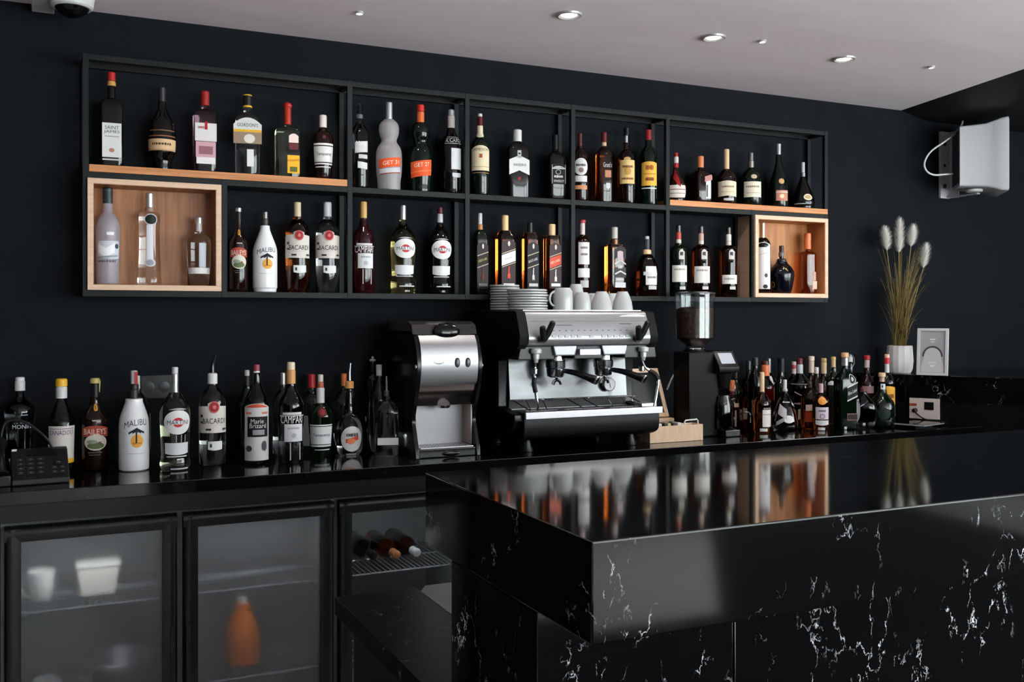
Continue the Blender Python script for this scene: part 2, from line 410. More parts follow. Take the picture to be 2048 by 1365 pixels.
# ---------- ceiling lights ----------
EM_L = emit((255, 250, 244), 14.0)
def downlight(px, py, r, label, power, group, name):
    p = on(px, py, CZ)
    t = thing(name, label, 'ceiling light', (p.x, p.y, CZ), 0, group)
    MB().lathe([(-0.0012, r * 0.62), (-0.006, r * 0.76), (-0.0075, r * 0.82), (-0.006, r * 0.97), (0.001, r)], seg=32, cap=False).build('trim_ring', mat((176, 174, 173), 0.3, 0.3) if r > .02 else mat((170, 168, 168), 0.35), t)
    MB().lathe([(-0.004, r * 0.52), (-0.001, r * 0.63)], seg=24).build('bulb', EM_L, t)
    li = bpy.data.lights.new('spot', 'SPOT'); li.energy = power; li.spot_size = radians(125); li.spot_blend = 0.7; li.shadow_soft_size = 0.03; li.color = (1.0, 0.93, 0.85)
    lo = bpy.data.objects.new('lamp', li); C.objects.link(lo); lo.location = (0, 0, -0.02); lo.parent = t
    return t
D0 = downlight(1138, 29, 0.044, 'large white recessed downlight nearest the left of the ceiling row', DL_E, 'recessed downlights', 'downlight')
downlight(1427, 74, 0.044, 'middle large recessed downlight, between two others in the white ceiling', DL_E, 'recessed downlights', 'downlight')
downlight(1688, 117, 0.044, 'large recessed downlight closest to the dark soffit', DL_E, 'recessed downlights', 'downlight')
downlight(719, 24, 0.014, 'tiny bright pin spot above the upper bottle shelf, far from the other pin spots', DL_E * 0.5, 'pin spots', 'pin_spot')
downlight(1525, 81, 0.014, 'tiny pin spot between the middle and last large downlights', DL_E * 0.5, 'pin spots', 'pin_spot')
downlight(1863, 133, 0.014, 'tiny pin spot near the ceiling edge above the white loudspeaker', DL_E * 0.5, 'pin spots', 'pin_spot')
for x in (0.35, 0.95):   # the row of downlights goes on outside the frame
    pass
# ---------- security camera ----------
t = thing('security_camera', 'white dome security camera with dark dome on the ceiling corner', 'camera', (0.045, 3.33, CZ))
MB().lathe([(-0.045, 0.056), (-0.04, 0.062), (-0.012, 0.066), (0.0, 0.066)], seg=36).build('housing', mat((200, 198, 198), 0.4), t)
MB().lathe([(-0.074, 0.006), (-0.071, 0.02), (-0.062, 0.036), (-0.05, 0.047), (-0.044, 0.05)], seg=32).build('dome', mat((10, 11, 12), 0.1), t)
MB().box(-0.115, -0.05, -0.03, 0.14, -0.03, 0.0).build('ceiling_mount', mat((190, 188, 188), 0.45), t, bevel=0.003)

# ================= shelf =================
SY0, SY1 = 3.36, 3.488
XL = at(165, 0, SY0).x; XR = at(1656, 0, SY0).x
zB0, zB1 = 1.446, 1.466; zM0, zM1 = 1.822, 1.842; zT0, zT1 = 2.197, 2.217; PL = 1.866
Xd = [at(p, 0, SY0).x for p in (700, 935, 1146.5, 1336)]
T = 0.018
M_FRAME = mat((20, 23, 25), 0.5, 0.0, 0.22)
sh = thing('wall_shelf', 'long black open metal shelf frame mounted on the dark wall, holding two rows of bottles', 'shelf', (0, 0, 0))
fr = MB(); bk = MB()
for z0, z1 in ((zT0, zT1),):
    fr.box(XL, XR, SY0 + 0.0012, SY0 + T - 0.0012, z0, z1 - 0.0008); bk.box(XL, XR, SY1 - T + 0.001, SY1 - 0.001, z0, z1 - 0.0008)
for x in [XL + T / 2] + Xd + [XR - T / 2]:
    fr.box(x - T / 2, x + T / 2, SY0, SY0 + T, zB0, zT1)
    bk.box(x - T / 2, x + T / 2, SY1 - T, SY1, zB0, zT1)
    for z0, z1 in ((zT0, zT1), (zM0, zM1), (zB0, zB1)): fr.box(x - T / 2 + 0.001, x + T / 2 - 0.001, SY0 + 0.008, SY1 - 0.004, z0 + 0.001, z1 - 0.001)
xa = at(449, 0, SY0).x; xb = at(1507, 0, SY0).x
for x in (xa, xb): fr.box(x - T / 2, x + T / 2, SY0, SY0 + T, zB0, zM1); bk.box(x - T / 2, x + T / 2, SY1 - T, SY1, zB0, zM1)
fr.build('front_frame', M_FRAME, sh, bevel=0.0012); bk.build('back_frame', M_FRAME, sh, bevel=0.0012)
MB().box(XL + 0.002, XR - 0.002, SY0 + 0.0015, SY1 - 0.001, zM0, zM1).build('middle_board', M_FRAME, sh, bevel=0.0012)
MB().box(XL + 0.002, XR - 0.002, SY0 + 0.0015, SY1 - 0.001, zB0, zB1).build('bottom_board', M_FRAME, sh, bevel=0.0012)
M_PLANK = wood((176, 112, 66), (206, 142, 92), 3, (1.5, 30, 30))
MB().box(at(178, 0, SY0).x, Xd[0] - T / 2 - 0.001, SY0 - 0.001, SY1, zM1 + 0.0005, PL).build('plank', M_PLANK, sh, bevel=0.0015)['label'] = 'orange wood plank at the long end of the shelf'
MB().box(Xd[3] + T / 2 + 0.001, XR - 0.002, SY0 - 0.001, SY1, zM1 + 0.0005, PL).build('plank', M_PLANK, sh, bevel=0.0015)['label'] = 'orange wood plank at the short end of the shelf'
M_BOXF = wood((205, 170, 142), (222, 190, 164), 4, (2, 2, 20))
M_BOXI = textured((132, 84, 56), (182, 126, 88), 5, 0.45, (9, 2, 0.6), 7, 0.2, 0.3, (0.3, 0.7))
M_BOXI2 = textured((160, 100, 56), (206, 142, 90), 5, 0.45, (7, 2, 0.6), 7, 0.2, 0.3, (0.3, 0.7))
def crate(name, label, p0, p1, inner):
    x0, x1 = at(p0, 0, SY0 - 0.012).x, at(p1, 0, SY0 - 0.012).x; z0, z1 = zB1 + 0.0005, zM0 - 0.0005; w = 0.0172
    y0, y1 = SY0 - 0.012, SY1 - 0.019
    t = thing(name, label, 'shelf box', (0, 0, 0), 0, 'wooden display boxes')
    f = MB()
    f.box(x0, x1, y0, y1, z0, z0 + w).box(x0, x1, y0, y1, z1 - w, z1).box(x0, x0 + w, y0, y1, z0 + w, z1 - w).box(x1 - w, x1, y0, y1, z0 + w, z1 - w)
    f.build('box_frame', M_BOXF, t, bevel=0.001)
    g = MB(); e = 0.0015
    g.box(x0 + w, x1 - w, y1 - 0.006, y1, z0 + w, z1 - w).box(x0 + w, x0 + w + e, y0 + 0.002, y1 - 0.006, z0 + w, z1 - w).box(x1 - w - e, x1 - w, y0 + 0.002, y1 - 0.006, z0 + w, z1 - w)
    g.box(x0 + w, x1 - w, y0 + 0.002, y1 - 0.006, z0 + w, z0 + w + e).box(x0 + w, x1 - w, y0 + 0.002, y1 - 0.006, z1 - w - e, z1 - w)
    g.build('lining', inner, t)
    return z0 + w + e
ZBX = crate('display_box', 'larger pale-framed walnut display box in the lower row below the long plank', 175, 443, M_BOXI)
crate('display_box', 'smaller pale-framed orange wood display box at the end of the shelf beside the pampas grass', 1511, 1656.5, M_BOXI2)

# ================= bar =================
BZ = 1.117; BX0 = 0.567
M_MARB = marble((8, 8, 9), (205, 205, 210), 0.07, 1.6, 1.0, 0.24)
M_MARBT = marble((9, 9, 10), (150, 150, 154), 0.06, 0.5)
bar = thing('bar_counter', 'black marble bar counter with thick overhanging top and white veins in front', 'bar counter', (0, 0, 0))
rx = lambda y: 3.43 + (WY - y) * 0.5545
tp = MB(); zt = BZ - 0.122
tp.prism([(BX0, 0.991), (5.3, 0.991), (5.3, WY - 0.002), (rx(WY - 0.002), WY - 0.002), (rx(1.558), 1.558), (BX0, 1.558)], 'z', zt, BZ)
o = tp.build('bar_top', [M_MARB, M_MARBT], bar, bevel=0.0025)
for p_ in o.data.polygons:
    if p_.normal.z > 0.9: p_.material_index = 1
bs = MB()
xj = 0.884
bs.box(BX0 + 0.0, xj - 0.0015, 1.134, 1.437, 0.0, zt - 0.0005).box(xj + 0.0015, 5.3, 1.134, 1.437, 0.0, zt - 0.0005)
bs.build('bar_base', M_MARB, bar, bevel=0.0015)
rb = MB(); rb.prism([(5.3, 1.438), (5.3, WY - 0.002), (rx(WY - 0.002) + 0.004, WY - 0.002), (rx(1.62) + 0.004, 1.62), (rx(1.438), 1.438)], 'z', 0.0, zt - 0.0005)
rb.build('return_base', mat((9, 9, 10), 0.3), bar)
# ================= back counter =================
bc = thing('back_counter', 'long polished black worktop along the wall under the bottle shelf', 'counter', (0, 0, 0))
M_TOP = marble((10, 10, 12), (90, 90, 94), 0.08, 0.25)
xr_ = lambda y: rx(y) - 0.003
MB().prism([(-2.4, 3.0), (xr_(3.0), 3.0), (xr_(WY - 0.002), WY - 0.002), (-2.4, WY - 0.002)], 'z', 0.862, 0.90).build('worktop', M_TOP, bc, bevel=0.002)
MB().box(-2.4, xr_(3.012) - 0.012, 3.012, 3.03, 0.812, 0.8615).build('fascia', mat((16, 18, 21), 0.32, 0, 0.4), bc, bevel=0.001)
MB().box(-2.4, -0.16, 3.03, 3.48, 0.0, 0.811).build('cabinet', mat((12, 13, 14), 0.4), bc)
MB().prism([(1.30, 3.031), (xr_(3.031), 3.031), (xr_(3.48), 3.48), (1.30, 3.48)], 'z', 0.0, 0.811).build('cabinet', mat((12, 13, 14), 0.4), bc)
# ---------- fridge ----------
FX0, DW = -0.130, 0.456; FY = 3.03; FZ0, FZ1 = 0.10, 0.795
fg = thing('bar_fridge', 'black three-door under-counter bar fridge with glass doors below the worktop', 'fridge', (0, 0, 0))
body = MB(); x1 = FX0 + 3 * (DW + 0.017) - 0.017
body.box(FX0 - 0.01, x1 + 0.01, 3.07, 3.47, 0.02, FZ0 + 0.0).box(FX0 - 0.01, x1 + 0.01, 3.07, 3.47, FZ1 - 0.03, FZ1 + 0.014).box(FX0 - 0.01, x1 + 0.01, 3.455, 3.475, FZ0, FZ1 - 0.03)
body.box(FX0 - 0.01, FX0 + 0.012, 3.07, 3.455, FZ0, FZ1 - 0.03).box(x1 - 0.012, x1 + 0.01, 3.07, 3.455, FZ0, FZ1 - 0.03)
for i in (1, 2): xx = FX0 + i * (DW + 0.017) - 0.0085; body.box(xx - 0.014, xx + 0.014, 3.07, 3.455, FZ0, FZ1 - 0.03)
body.build('cabinet_body', mat((116, 119, 121), 0.45, 0.0, 0.4), fg)
def frosted():
    m = bpy.data.materials.new('frosted_glass'); m.use_nodes = True; nt = m.node_tree; L = nt.links.new
    out = nt.nodes['Material Output']; b = nt.nodes['Principled BSDF']
    b.inputs['Base Color'].default_value = (0.9, 0.92, 0.93, 1); b.inputs['Transmission Weight'].default_value = 1; b.inputs['Roughness'].default_value = 0.33; b.inputs['IOR'].default_value = 1.2
    d = node(nt, 'ShaderNodeBsdfDiffuse'); d.inputs['Color'].default_value = (0.42, 0.44, 0.46, 1)
    no = node(nt, 'ShaderNodeTexNoise', Scale=5.0, Detail=3.0); mr = node(nt, 'ShaderNodeMapRange'); L(no.outputs['Fac'], mr.inputs[0])
    tc = node(nt, 'ShaderNodeTexCoord'); L(tc.outputs['Object'], no.inputs['Vector'])
    for i, x in ((1, 0.3), (2, 0.7), (3, 0.05), (4, 0.14)): mr.inputs[i].default_value = x
    mx = node(nt, 'ShaderNodeMixShader'); L(mr.outputs[0], mx.inputs[0]); L(b.outputs[0], mx.inputs[1]); L(d.outputs[0], mx.inputs[2]); L(mx.outputs[0], out.inputs['Surface'])
    return m
def thin_glass():
    m = bpy.data.materials.new('clear_pane'); m.use_nodes = True; nt = m.node_tree; L = nt.links.new
    out = nt.nodes['Material Output']; nt.nodes.remove(nt.nodes['Principled BSDF'])
    a = node(nt, 'ShaderNodeBsdfTransparent'); a.inputs[0].default_value = (0.93, 0.95, 0.95, 1); g = node(nt, 'ShaderNodeBsdfGlossy'); g.inputs['Roughness'].default_value = 0.02
    lw = node(nt, 'ShaderNodeLayerWeight', Blend=0.5); pw = node(nt, 'ShaderNodeMath', operation='POWER'); pw.inputs[1].default_value = 5.0
    fr_ = node(nt, 'ShaderNodeMath', operation='MULTIPLY_ADD'); fr_.inputs[1].default_value = 0.95; fr_.inputs[2].default_value = 0.045; mx = node(nt, 'ShaderNodeMixShader')
    L(lw.outputs['Facing'], pw.inputs[0]); L(pw.outputs[0], fr_.inputs[0]); L(fr_.outputs[0], mx.inputs[0]); L(a.outputs[0], mx.inputs[1]); L(g.outputs[0], mx.inputs[2]); L(mx.outputs[0], out.inputs['Surface'])
    return m
M_FROST = frosted(); M_PANE = thin_glass()
M_DOOR = mat((22, 24, 26), 0.32, 0.0, 0.5)
for i in range(3):
    x0 = FX0 + i * (DW + 0.017); x1d = x0 + DW; f = 0.042
    d = MB(); z0, z1 = FZ0 + 0.01, FZ1
    def bar_(pts): d.prism(*pts)
    # frame members with a rounded front edge
    prof = [(FY + 0.036, 0), (FY + 0.012, 0), (FY + 0.002, 0.008), (FY, 0.02), (FY + 0.006, f), (FY + 0.036, f)]
    d.prism([(y, z1 - h) for y, h in prof], 'x', x0, x1d); d.prism([(y, z0 + h) for y, h in prof], 'x', x0, x1d)
    d.prism([(x0 + h, y) for y, h in prof], 'z', z0 + 0.005, z1 - 0.005); d.prism([(x1d - h, y) for y, h in prof], 'z', z0 + 0.005, z1 - 0.005)
    do = d.build('door', M_DOOR, fg, smooth=50)
    do['label'] = ('fridge door with frosted glass showing white cups', 'fridge door with frosted glass showing an orange jug', 'fridge door with clear glass showing wine bottles')[i]
    MB().box(x0 + f - 0.006, x1d - f + 0.006, FY + 0.012, FY + 0.018, z0 + f - 0.006, z1 - f + 0.006).build('pane', M_FROST if i < 2 else M_PANE, do)
    hx = x1d - 0.013 if i == 0 else x0 + 0.013
    if i < 2:
        MB().box(hx - 0.007, hx + 0.007, FY - 0.012, FY + 0.012, 0.30, 0.47).build('handle', mat((30, 32, 34), 0.25), do, bevel=0.003)
    # wire shelves
    for zz in (0.545, 0.27):
        s = MB()
        for yy in (3.075, 3.26, 3.44): s.tube([(x0 + 0.02, yy, zz - 0.003), (x1d - 0.02, yy, zz - 0.003)], 0.003, 6)
        for k in range(24): xx = x0 + 0.03 + (DW - 0.06) * k / 23; s.tube([(xx, 3.072, zz), (xx, 3.445, zz)], 0.0018, 5)
        s.build('wire_shelf', mat((150, 152, 156), 0.3, 0.6), fg)
    lt = MB().box(x0 + 0.08, x1d - 0.08, 3.085, 3.10, FZ1 - 0.038, FZ1 - 0.031).build('added_light_strip', emit((238, 242, 242), FRIDGE_E), fg)  # added glowing strip that brightens the bay behind its pane
    sm = MB().lathe([(0, 0.006), (0.004, 0.006), (0.006, 0.003)], seg=12, M=Matrix.Translation((x0 + 0.06, 3.40, FZ1 - 0.07)) @ Matrix.Rotation(radians(90), 4, 'X')).build('sensor', mat((230, 230, 230), 0.4), fg)
# things in the fridge
def mug(name, label, loc, r, h, rz, col=CERAMIC, handle=True, inv=False, group=None, taper=0.8):
    t = thing(name, label, 'cup', loc, rz, group)
    P = [(0.0, r * taper * 0.78), (0.003, r * taper * 0.82), (h * 0.15, r * taper), (h * 0.55, r * (taper * 0.3 + 0.7)), (h, r), (h, r * 0.93), (h * 0.5, r * (taper * 0.3 + 0.62)), (h * 0.12, r * taper * 0.85)]
    if inv: P = [(h - z, q) for z, q in P]
    MB().lathe(P, seg=32).build('cup_body', col, t, smooth=50)
    if handle:
        zc_ = h * 0.5; pts = []
        for k in range(13):
            a = -pi / 2 + pi * k / 12; pts.append((r * 0.88 + cos(a) * r * 0.62, 0, zc_ + sin(a) * h * 0.33))
        MB().tube(pts, r * 0.11, 8).build('handle', col, t, smooth=60)
    return t
p = at(82, 1212, 3.19); mug('milk_jug', 'white jug with pale handle behind frosted glass on the upper fridge shelf', (p.x, 3.19, 0.5475), 0.037, 0.085, pi, mat((236, 236, 234), 0.3))
t = thing('storage_tub', 'white square tub behind frosted glass on the upper fridge shelf', 'tub', (at(196, 0, 3.2).x, 3.2, 0.5475))
MB().prism([(-0.05, 0), (0.05, 0), (0.058, 0.085), (-0.058, 0.085)], 'y', -0.04, 0.04).build('tub_body', mat((225, 222, 214), 0.4), t, bevel=0.006)
MB().box(-0.061, 0.061, -0.043, 0.043, 0.0852, 0.092).build('lid', mat((228, 226, 220), 0.4), t, bevel=0.003)
t = thing('juice_jug', 'orange juice jug behind frosted glass in the middle fridge bay', 'jug', (at(485, 0, 3.2).x, 3.2, 0.2725))
MB().lathe([(0, 0.048), (0.004, 0.054), (0.06, 0.058), (0.11, 0.05), (0.15, 0.034), (0.18, 0.022), (0.19, 0.022)], seg=24).build('jug_body', mat((216, 118, 44), 0.3), t)
MB().lathe([(0.1905, 0.014), (0.205, 0.014)], seg=16).build('cap', mat((220, 220, 220), 0.4), t)
t = thing('mixing_bowl', 'steel bowl behind frosted glass on the lower fridge shelf', 'bowl', (at(240, 0, 3.2).x, 3.2, 0.2725))
MB().lathe([(0, 0.035), (0.01, 0.055), (0.05, 0.085), (0.072, 0.092), (0.074, 0.09), (0.05, 0.081), (0.014, 0.05)], seg=32).build('bowl_body', mat((170, 172, 176), 0.3, 0.7), t)
t = thing('small_cup', 'small white cup behind frosted glass at the bottom of the first fridge bay', 'cup', (at(95, 0, 3.12).x, 3.12, 0.2725))
MB().lathe([(0, 0.025), (0.01, 0.03), (0.06, 0.036), (0.062, 0.033), (0.02, 0.026)], seg=24).build('cup_body', CERAMIC, t)
def lying(name, label, px, g, capc, Y0, extra_r=0.033):
    p = at(px, 0, Y0); M_ = Matrix.Rotation(radians(90), 4, 'X')
    t = thing(name, label, 'bottle', (p.x, Y0 + 0.03, 0.5472 + extra_r), 0, 'wine bottles in the fridge')
    R = extra_r; H = 0.30
    MB().lathe([(-H + 0.03, R * 0.9), (-H + 0.034, R), (-0.12, R), (-0.10, R * 0.93), (-0.08, R * 0.55), (-0.065, R * 0.4), (-0.03, R * 0.38), (-0.004, R * 0.38)], seg=24, M=M_).build('glass_body', g, t, smooth=50)
    MB().lathe([(-0.045, R * 0.42), (0.0, R * 0.43), (0.001, R * 0.38)], seg=18, M=M_).build('cap', mat(capc, 0.3, 0.5), t)
lying('wine_bottle', 'dark wine bottle lying at the hinge end of the clear fridge bay', 752, GL['dark'], (30, 26, 26), 3.12)
lying('wine_bottle', 'amber wine bottle with copper cap end lying in the fridge', 799, GL['deepamber'], (180, 120, 80), 3.10)
lying('wine_bottle', 'wine bottle with silver cap end lying in the fridge', 840, GL['brown'], (214, 214, 216), 3.10)
# ---------- work counter with sink behind the bar ----------
wc = thing('work_counter', 'low black marble work counter with a steel sink behind the bar', 'counter', (0, 0, 0))
MB().box(BX0, 0.756, 1.4375, 2.148, 0.712, 0.752).build('counter_slab', marble((7, 7, 8), (190, 190, 195), 0.3, 0.7, 1.0, 0.08), wc, bevel=0.002)
MB().box(BX0 + 0.03, BX0 + 0.05, 1.4375, 2.10, 0.0, 0.7115).build('side_panel', mat((12, 12, 14), 0.25), wc)
MB().box(BX0 + 0.051, 1.75, 2.06, 2.08, 0.0, 0.7115).build('front_panel', mat((12, 12, 14), 0.3), wc)
sk = MB(); cx_, cy_, hr = 1.03, 1.90, 0.20; n = 48; vs = []
for k in range(n):
    a = 2 * pi * k / n; c_, s_ = cos(a), sin(a); q = 1 / max(abs(c_) / 0.273, abs(s_) / 0.248)
    vs += [(cx_ + q * c_, cy_ + q * s_, 0.752), (cx_ + hr * c_, cy_ + hr * s_, 0.752), (cx_ + hr * c_, cy_ + hr * s_, 0.745), (cx_ + hr * 0.96 * c_, cy_ + hr * 0.96 * s_, 0.60), (cx_ + hr * 0.8 * c_, cy_ + hr * 0.8 * s_, 0.58)]
fs = []
for k in range(n):
    a, b = k * 5, ((k + 1) % n) * 5
    for j in range(4): fs.append((a + j, b + j, b + j + 1, a + j + 1))
fs.append([k * 5 + 4 for k in range(n)])
sk.add(vs, fs); sk.build('sink', mat((120, 120, 124), 0.35, 1.0), wc, normals=False, smooth=50)
MB().box(0.757, 1.75, 1.4375, 1.65, 0.712, 0.7519).box(1.304, 1.75, 1.651, 2.148, 0.712, 0.7519).build('drainer', mat((120, 120, 124), 0.35, 1.0), wc)
MB().tube([(cx_ + (hr + 0.004) * cos(2 * pi * k / 40), cy_ + (hr + 0.004) * sin(2 * pi * k / 40), 0.754) for k in range(40)], 0.006, 8, closed=True).build('sink_rim', mat((30, 30, 32), 0.3), wc)
# ================= upper shelf bottles =================
U = dict(shelf=PL, group='bottles on the upper shelf')
V = dict(shelf=zM1, group='bottles on the upper shelf')
bottle('rum_bottle', 'tall dark square bottle with long white label and red-gold cap, first on the upper shelf', 223, 145, 42, 'dark',
       [(145, 163, RED, 15), (163, 173, GOLD, 16)],
       [('r', W, -0.82, 0.82, 250, 318), ('t', 'SAINT', (70, 66, 62), 0, 259, 1.2, 7), ('t', 'JAMES', (70, 66, 62), 0, 268, 1.35, 7), ('r', (150, 140, 134), -0.6, 0.6, 276, 277.5), ('o', (176, 120, 96), 0, 304, 0.22, 4), ('r', (190, 190, 190), -0.8, 0.8, 321, 324, 'foot_label')],
       sh=222, nk=198, rn=0.34, sq=6, dr=0.92, style='square', **U)
bottle('liqueur_bottle', 'bulbous black bottle with wide cream band label on the upper shelf plank', 324, 175, 52, 'dark',
       [(175, 204, (70, 70, 72), 15, 'm')],
       [('r', TAN, -1.35, 1.35, 282, 303), ('r', (150, 96, 60), -1.2, 1.2, 275, 277), ('r', (120, 84, 60), -1.1, 1.1, 264, 266), ('r', (196, 150, 110), -1.35, 1.35, 302, 305), ('x', (80, 50, 40), 0, 292, 1.5, 5)],
       prof=[(332, 36), (322, 38), (305, 50), (285, 52), (262, 51), (246, 46), (232, 30), (220, 18), (204, 14), (178, 13)], **U)
bottle('gin_bottle', 'clear square gin bottle with pink lower label and red cap', 410, 183, 45, 'rose',
       [(183, 212, (150, 36, 34), 17)],
       [('r', (222, 214, 214), -0.92, 0.92, 250, 286), ('r', (206, 160, 170), -0.85, 0.85, 287, 318), ('r', (226, 220, 220), -0.8, 0.8, 318, 331), ('x', (150, 60, 50), -0.25, 259, 0.8, 5), ('r', RED, -0.1, 0.14, 247, 263), ('r', (150, 100, 112), -0.6, 0.6, 296, 312)],
       sh=232, nk=219, rn=0.3, sq=6, dr=0.85, style='round', **U)
bottle('gin_bottle', 'clear gin bottle with arched white and yellow label and black-yellow cap', 495, 190, 47, 'clear',
       [(190, 213, (22, 20, 18), 17), (190, 193, YEL, 18.5), (211, 216, YEL, 18)],
       [('a', W, -1.15, 1.15, 239, 263, 14), ('t', "GORDON'S", (40, 40, 44), 0, 254, 1.7, 7), ('r', YEL, -1.15, 1.15, 263, 268), ('r', (150, 130, 110), -1.15, 1.15, 268, 291), ('o', (220, 214, 208), 0.15, 281, 0.45, 9), ('r', (226, 226, 226), -0.05, 0.5, 302, 336, 'strip_label')],
       sh=243, nk=226, rn=0.33, sq=2.6, dr=0.8, **U)
bottle('rum_bottle', 'flat clear rum bottle with small yellow label and red ball-topped cap', 575, 208, 49, 'greenish',
       [(210, 250, (168, 48, 28), 14), (205, 219, (176, 40, 36), 18, 'ball')],
       [('r', YEL, -0.1, 0.9, 313, 349), ('q', (206, 140, 40), -0.1, 0.9, 321, 325, 0.1), ('a', (225, 205, 200), 0.02, 0.8, 270, 288, 5), ('r', (96, 40, 40), 0.05, 0.78, 288, 302), ('r', (90, 100, 50), 0.1, 0.7, 336, 346)],
       sh=268, nk=254, rn=0.26, sq=6, dr=0.7, style='square', **U)
bottle('gin_bottle', 'small dark gin bottle with banded white label at the end of the long plank', 646, 231, 43, 'brown',
       [(231, 256, (214, 200, 200), 15)],
       [('r', W, -1.05, 1.15, 290, 332), ('r', BKC, -1.05, 1.15, 294, 296), ('r', BKC, -1.05, 1.15, 327, 329), ('t', 'Tanqueray', (60, 60, 66), 0.1, 312, 1.6, 8), ('o', (70, 20, 24), 0.1, 278, 0.18, 4), ('r', (205, 205, 206), -0.9, 0.9, 336, 338, 'foot_label')],
       sh=284, nk=260, rn=0.36, style='round', rb=0.8, **U)
bottle('liqueur_bottle', 'slim dark decanter bottle with pourer and torn white label behind the frame post', 719, 208, 38, 'smoke',
       [(208, 236, (60, 62, 64), 6, 'taper'), (229, 238, (90, 92, 94), 13)],
       [('q', (196, 196, 198), -0.5, 0.95, 286, 308, 0.12), ('t', 'Marie', W, 0.2, 290, 1.1, 9), ('t', 'Brizard', W, 0.25, 302, 1.3, 9), ('r', (190, 190, 192), -0.1, 0.9, 312, 320), ('q', (206, 206, 208), -0.2, 0.9, 327, 340, -0.1)],
       sh=270, nk=242, rn=0.34, style='slope', **V)
PG = lambda y0: [(363, 46), (350, 50), (322, 52), (305, 50), (295, 44), (286, 32), (280, 31), (270, 38), (258, 40), (248, 35), (240, 20), (232, 15), (208, 13)]
bottle('liqueur_bottle', 'frosted grey double-bulb bottle with orange label', 778, 205, 52, 'frostgrey',
       [(205, 240, (196, 196, 198), 14, 'm')],
       [('q', ORG, -0.9, 1.05, 320, 338, 0.12), ('t', 'GET 31', (240, 220, 206), 0.15, 329, 1.3, 8, 0.12), ('q', (200, 196, 206), -0.85, 1.0, 340, 349, 0.1), ('q', (150, 70, 44), -0.85, 1.0, 349, 351, 0.1)], prof=PG(0), **V)
bottle('liqueur_bottle', 'dark green double-bulb bottle with bright orange label and cap', 841, 210, 48, 'green',
       [(210, 224, (206, 44, 34), 15), (224, 246, (224, 110, 60), 15)],
       [('q', ORG, -0.95, 1.05, 325, 356, 0.14), ('t', 'GET 27', (240, 220, 206), 0.1, 333, 1.3, 8, 0.14), ('q', (238, 130, 70), -0.95, 1.05, 345, 347, 0.14)],
       prof=[(y + 4, w * 0.93) for y, w in PG(0)], **V)
bottle('pastis_bottle', 'black bottle with white lettering, tall white label and ribbed silver cap, upper shelf', 902, 220, 44, 'dark',
       [(220, 232, SIL, 14, 'm'), (232, 257, (190, 180, 176), 15)],
       [('t', 'RICARD', W, 0.25, 284, 1.55, 8), ('r', (170, 170, 174), -0.5, 1.0, 277, 278.2), ('r', (170, 170, 174), -0.6, 1.1, 290, 291.2), ('r', (216, 216, 220), 0.0, 1.05, 300, 342), ('w', (206, 206, 210), 0.1, 1.0, 349, 358, 2)],
       sh=290, nk=260, rn=0.36, style='slope', **V)
bottle('whiskey_bottle', 'green-black whiskey bottle with arched cream label and long cream neck strip', 960, 228, 38, 'green',
       [(228, 234, W, 9), (234, 249, DRED, 11), (248, 253, (70, 20, 20), 12)],
       [('a', CRM, -1.1, 1.2, 294, 344, 8), ('t', 'JAMESON', (60, 50, 40), 0.05, 303, 1.9, 7), ('r', (170, 90, 60), -0.12, 0.22, 311, 319), ('r', (180, 150, 110), -1.0, 1.1, 336, 337.2), ('r', (180, 140, 90), -1, 1.1, 348, 349), ('w', CRM, -1.0, 1.0, 250, 277, 3, 'neck_label')],
       sh=295, nk=266, rn=0.34, style='slope', **V)
bottle('gin_bottle', 'flat dark bottle with white shield label and white cap', 1035, 260, 47, 'dark',
       [(260, 284, W, 17)],
       [('v', (224, 224, 222), -0.95, 0.95, 322, 352, -9), ('x', (140, 150, 150), 0.05, 332, 1.2, 6), ('o', (150, 34, 36), 0.0, 359, 0.13, 3.5), ('r', (180, 182, 184), -0.18, 0.18, 303, 318, 'crest_label'), ('r', BKC, -0.1, 0.1, 308, 311, 'crest_label')],
       sh=304, nk=286, rn=0.36, sq=5, dr=0.6, style='round', **V)
bottle('whiskey_bottle', 'square black-labelled whiskey bottle with black cap, half behind the third frame post', 1111, 270, 43, 'dark',
       [(270, 300, (16, 16, 17), 14)],
       [('r', (18, 18, 20), -0.75, 0.85, 331, 371), ('a', (206, 206, 206), -0.7, 0.8, 335, 341, 4), ('t', "JACK DANIEL'S", (20, 20, 22), 0.05, 338.5, 1.3, 3), ('o', (190, 190, 190), 0.0, 347, 0.3, 5), ('o', (18, 18, 20), 0.0, 347, 0.25, 4), ('x', W, 0.05, 356, 1.05, 5), ('t', 'WHISKEY', W, 0.05, 365, 1.2, 5), ('r', (190, 190, 190), 0.78, 0.83, 333, 370), ('r', (190, 190, 190), -0.73, -0.68, 333, 370)],
       sh=321, nk=304, rn=0.36, sq=5, dr=0.95, style='round', **V)
bottle('whisky_bottle', 'dark whisky bottle with white crest label and orange foot label on the upper shelf', 1160, 267, 34, 'brown',
       [(267, 293, (80, 26, 26), 9), (268, 292, (200, 190, 186), 6)],
       [('o', (216, 212, 210), 0.1, 336, 0.9, 17), ('x', (60, 40, 40), 0.1, 333, 1.2, 5), ('o', (130, 110, 110), 0.1, 343, 0.3, 5), ('r', (206, 140, 100), -0.7, 0.9, 373, 381), ('r', W, -0.7, 0.9, 354, 366)],
       sh=318, nk=298, rn=0.36, style='round', **V)
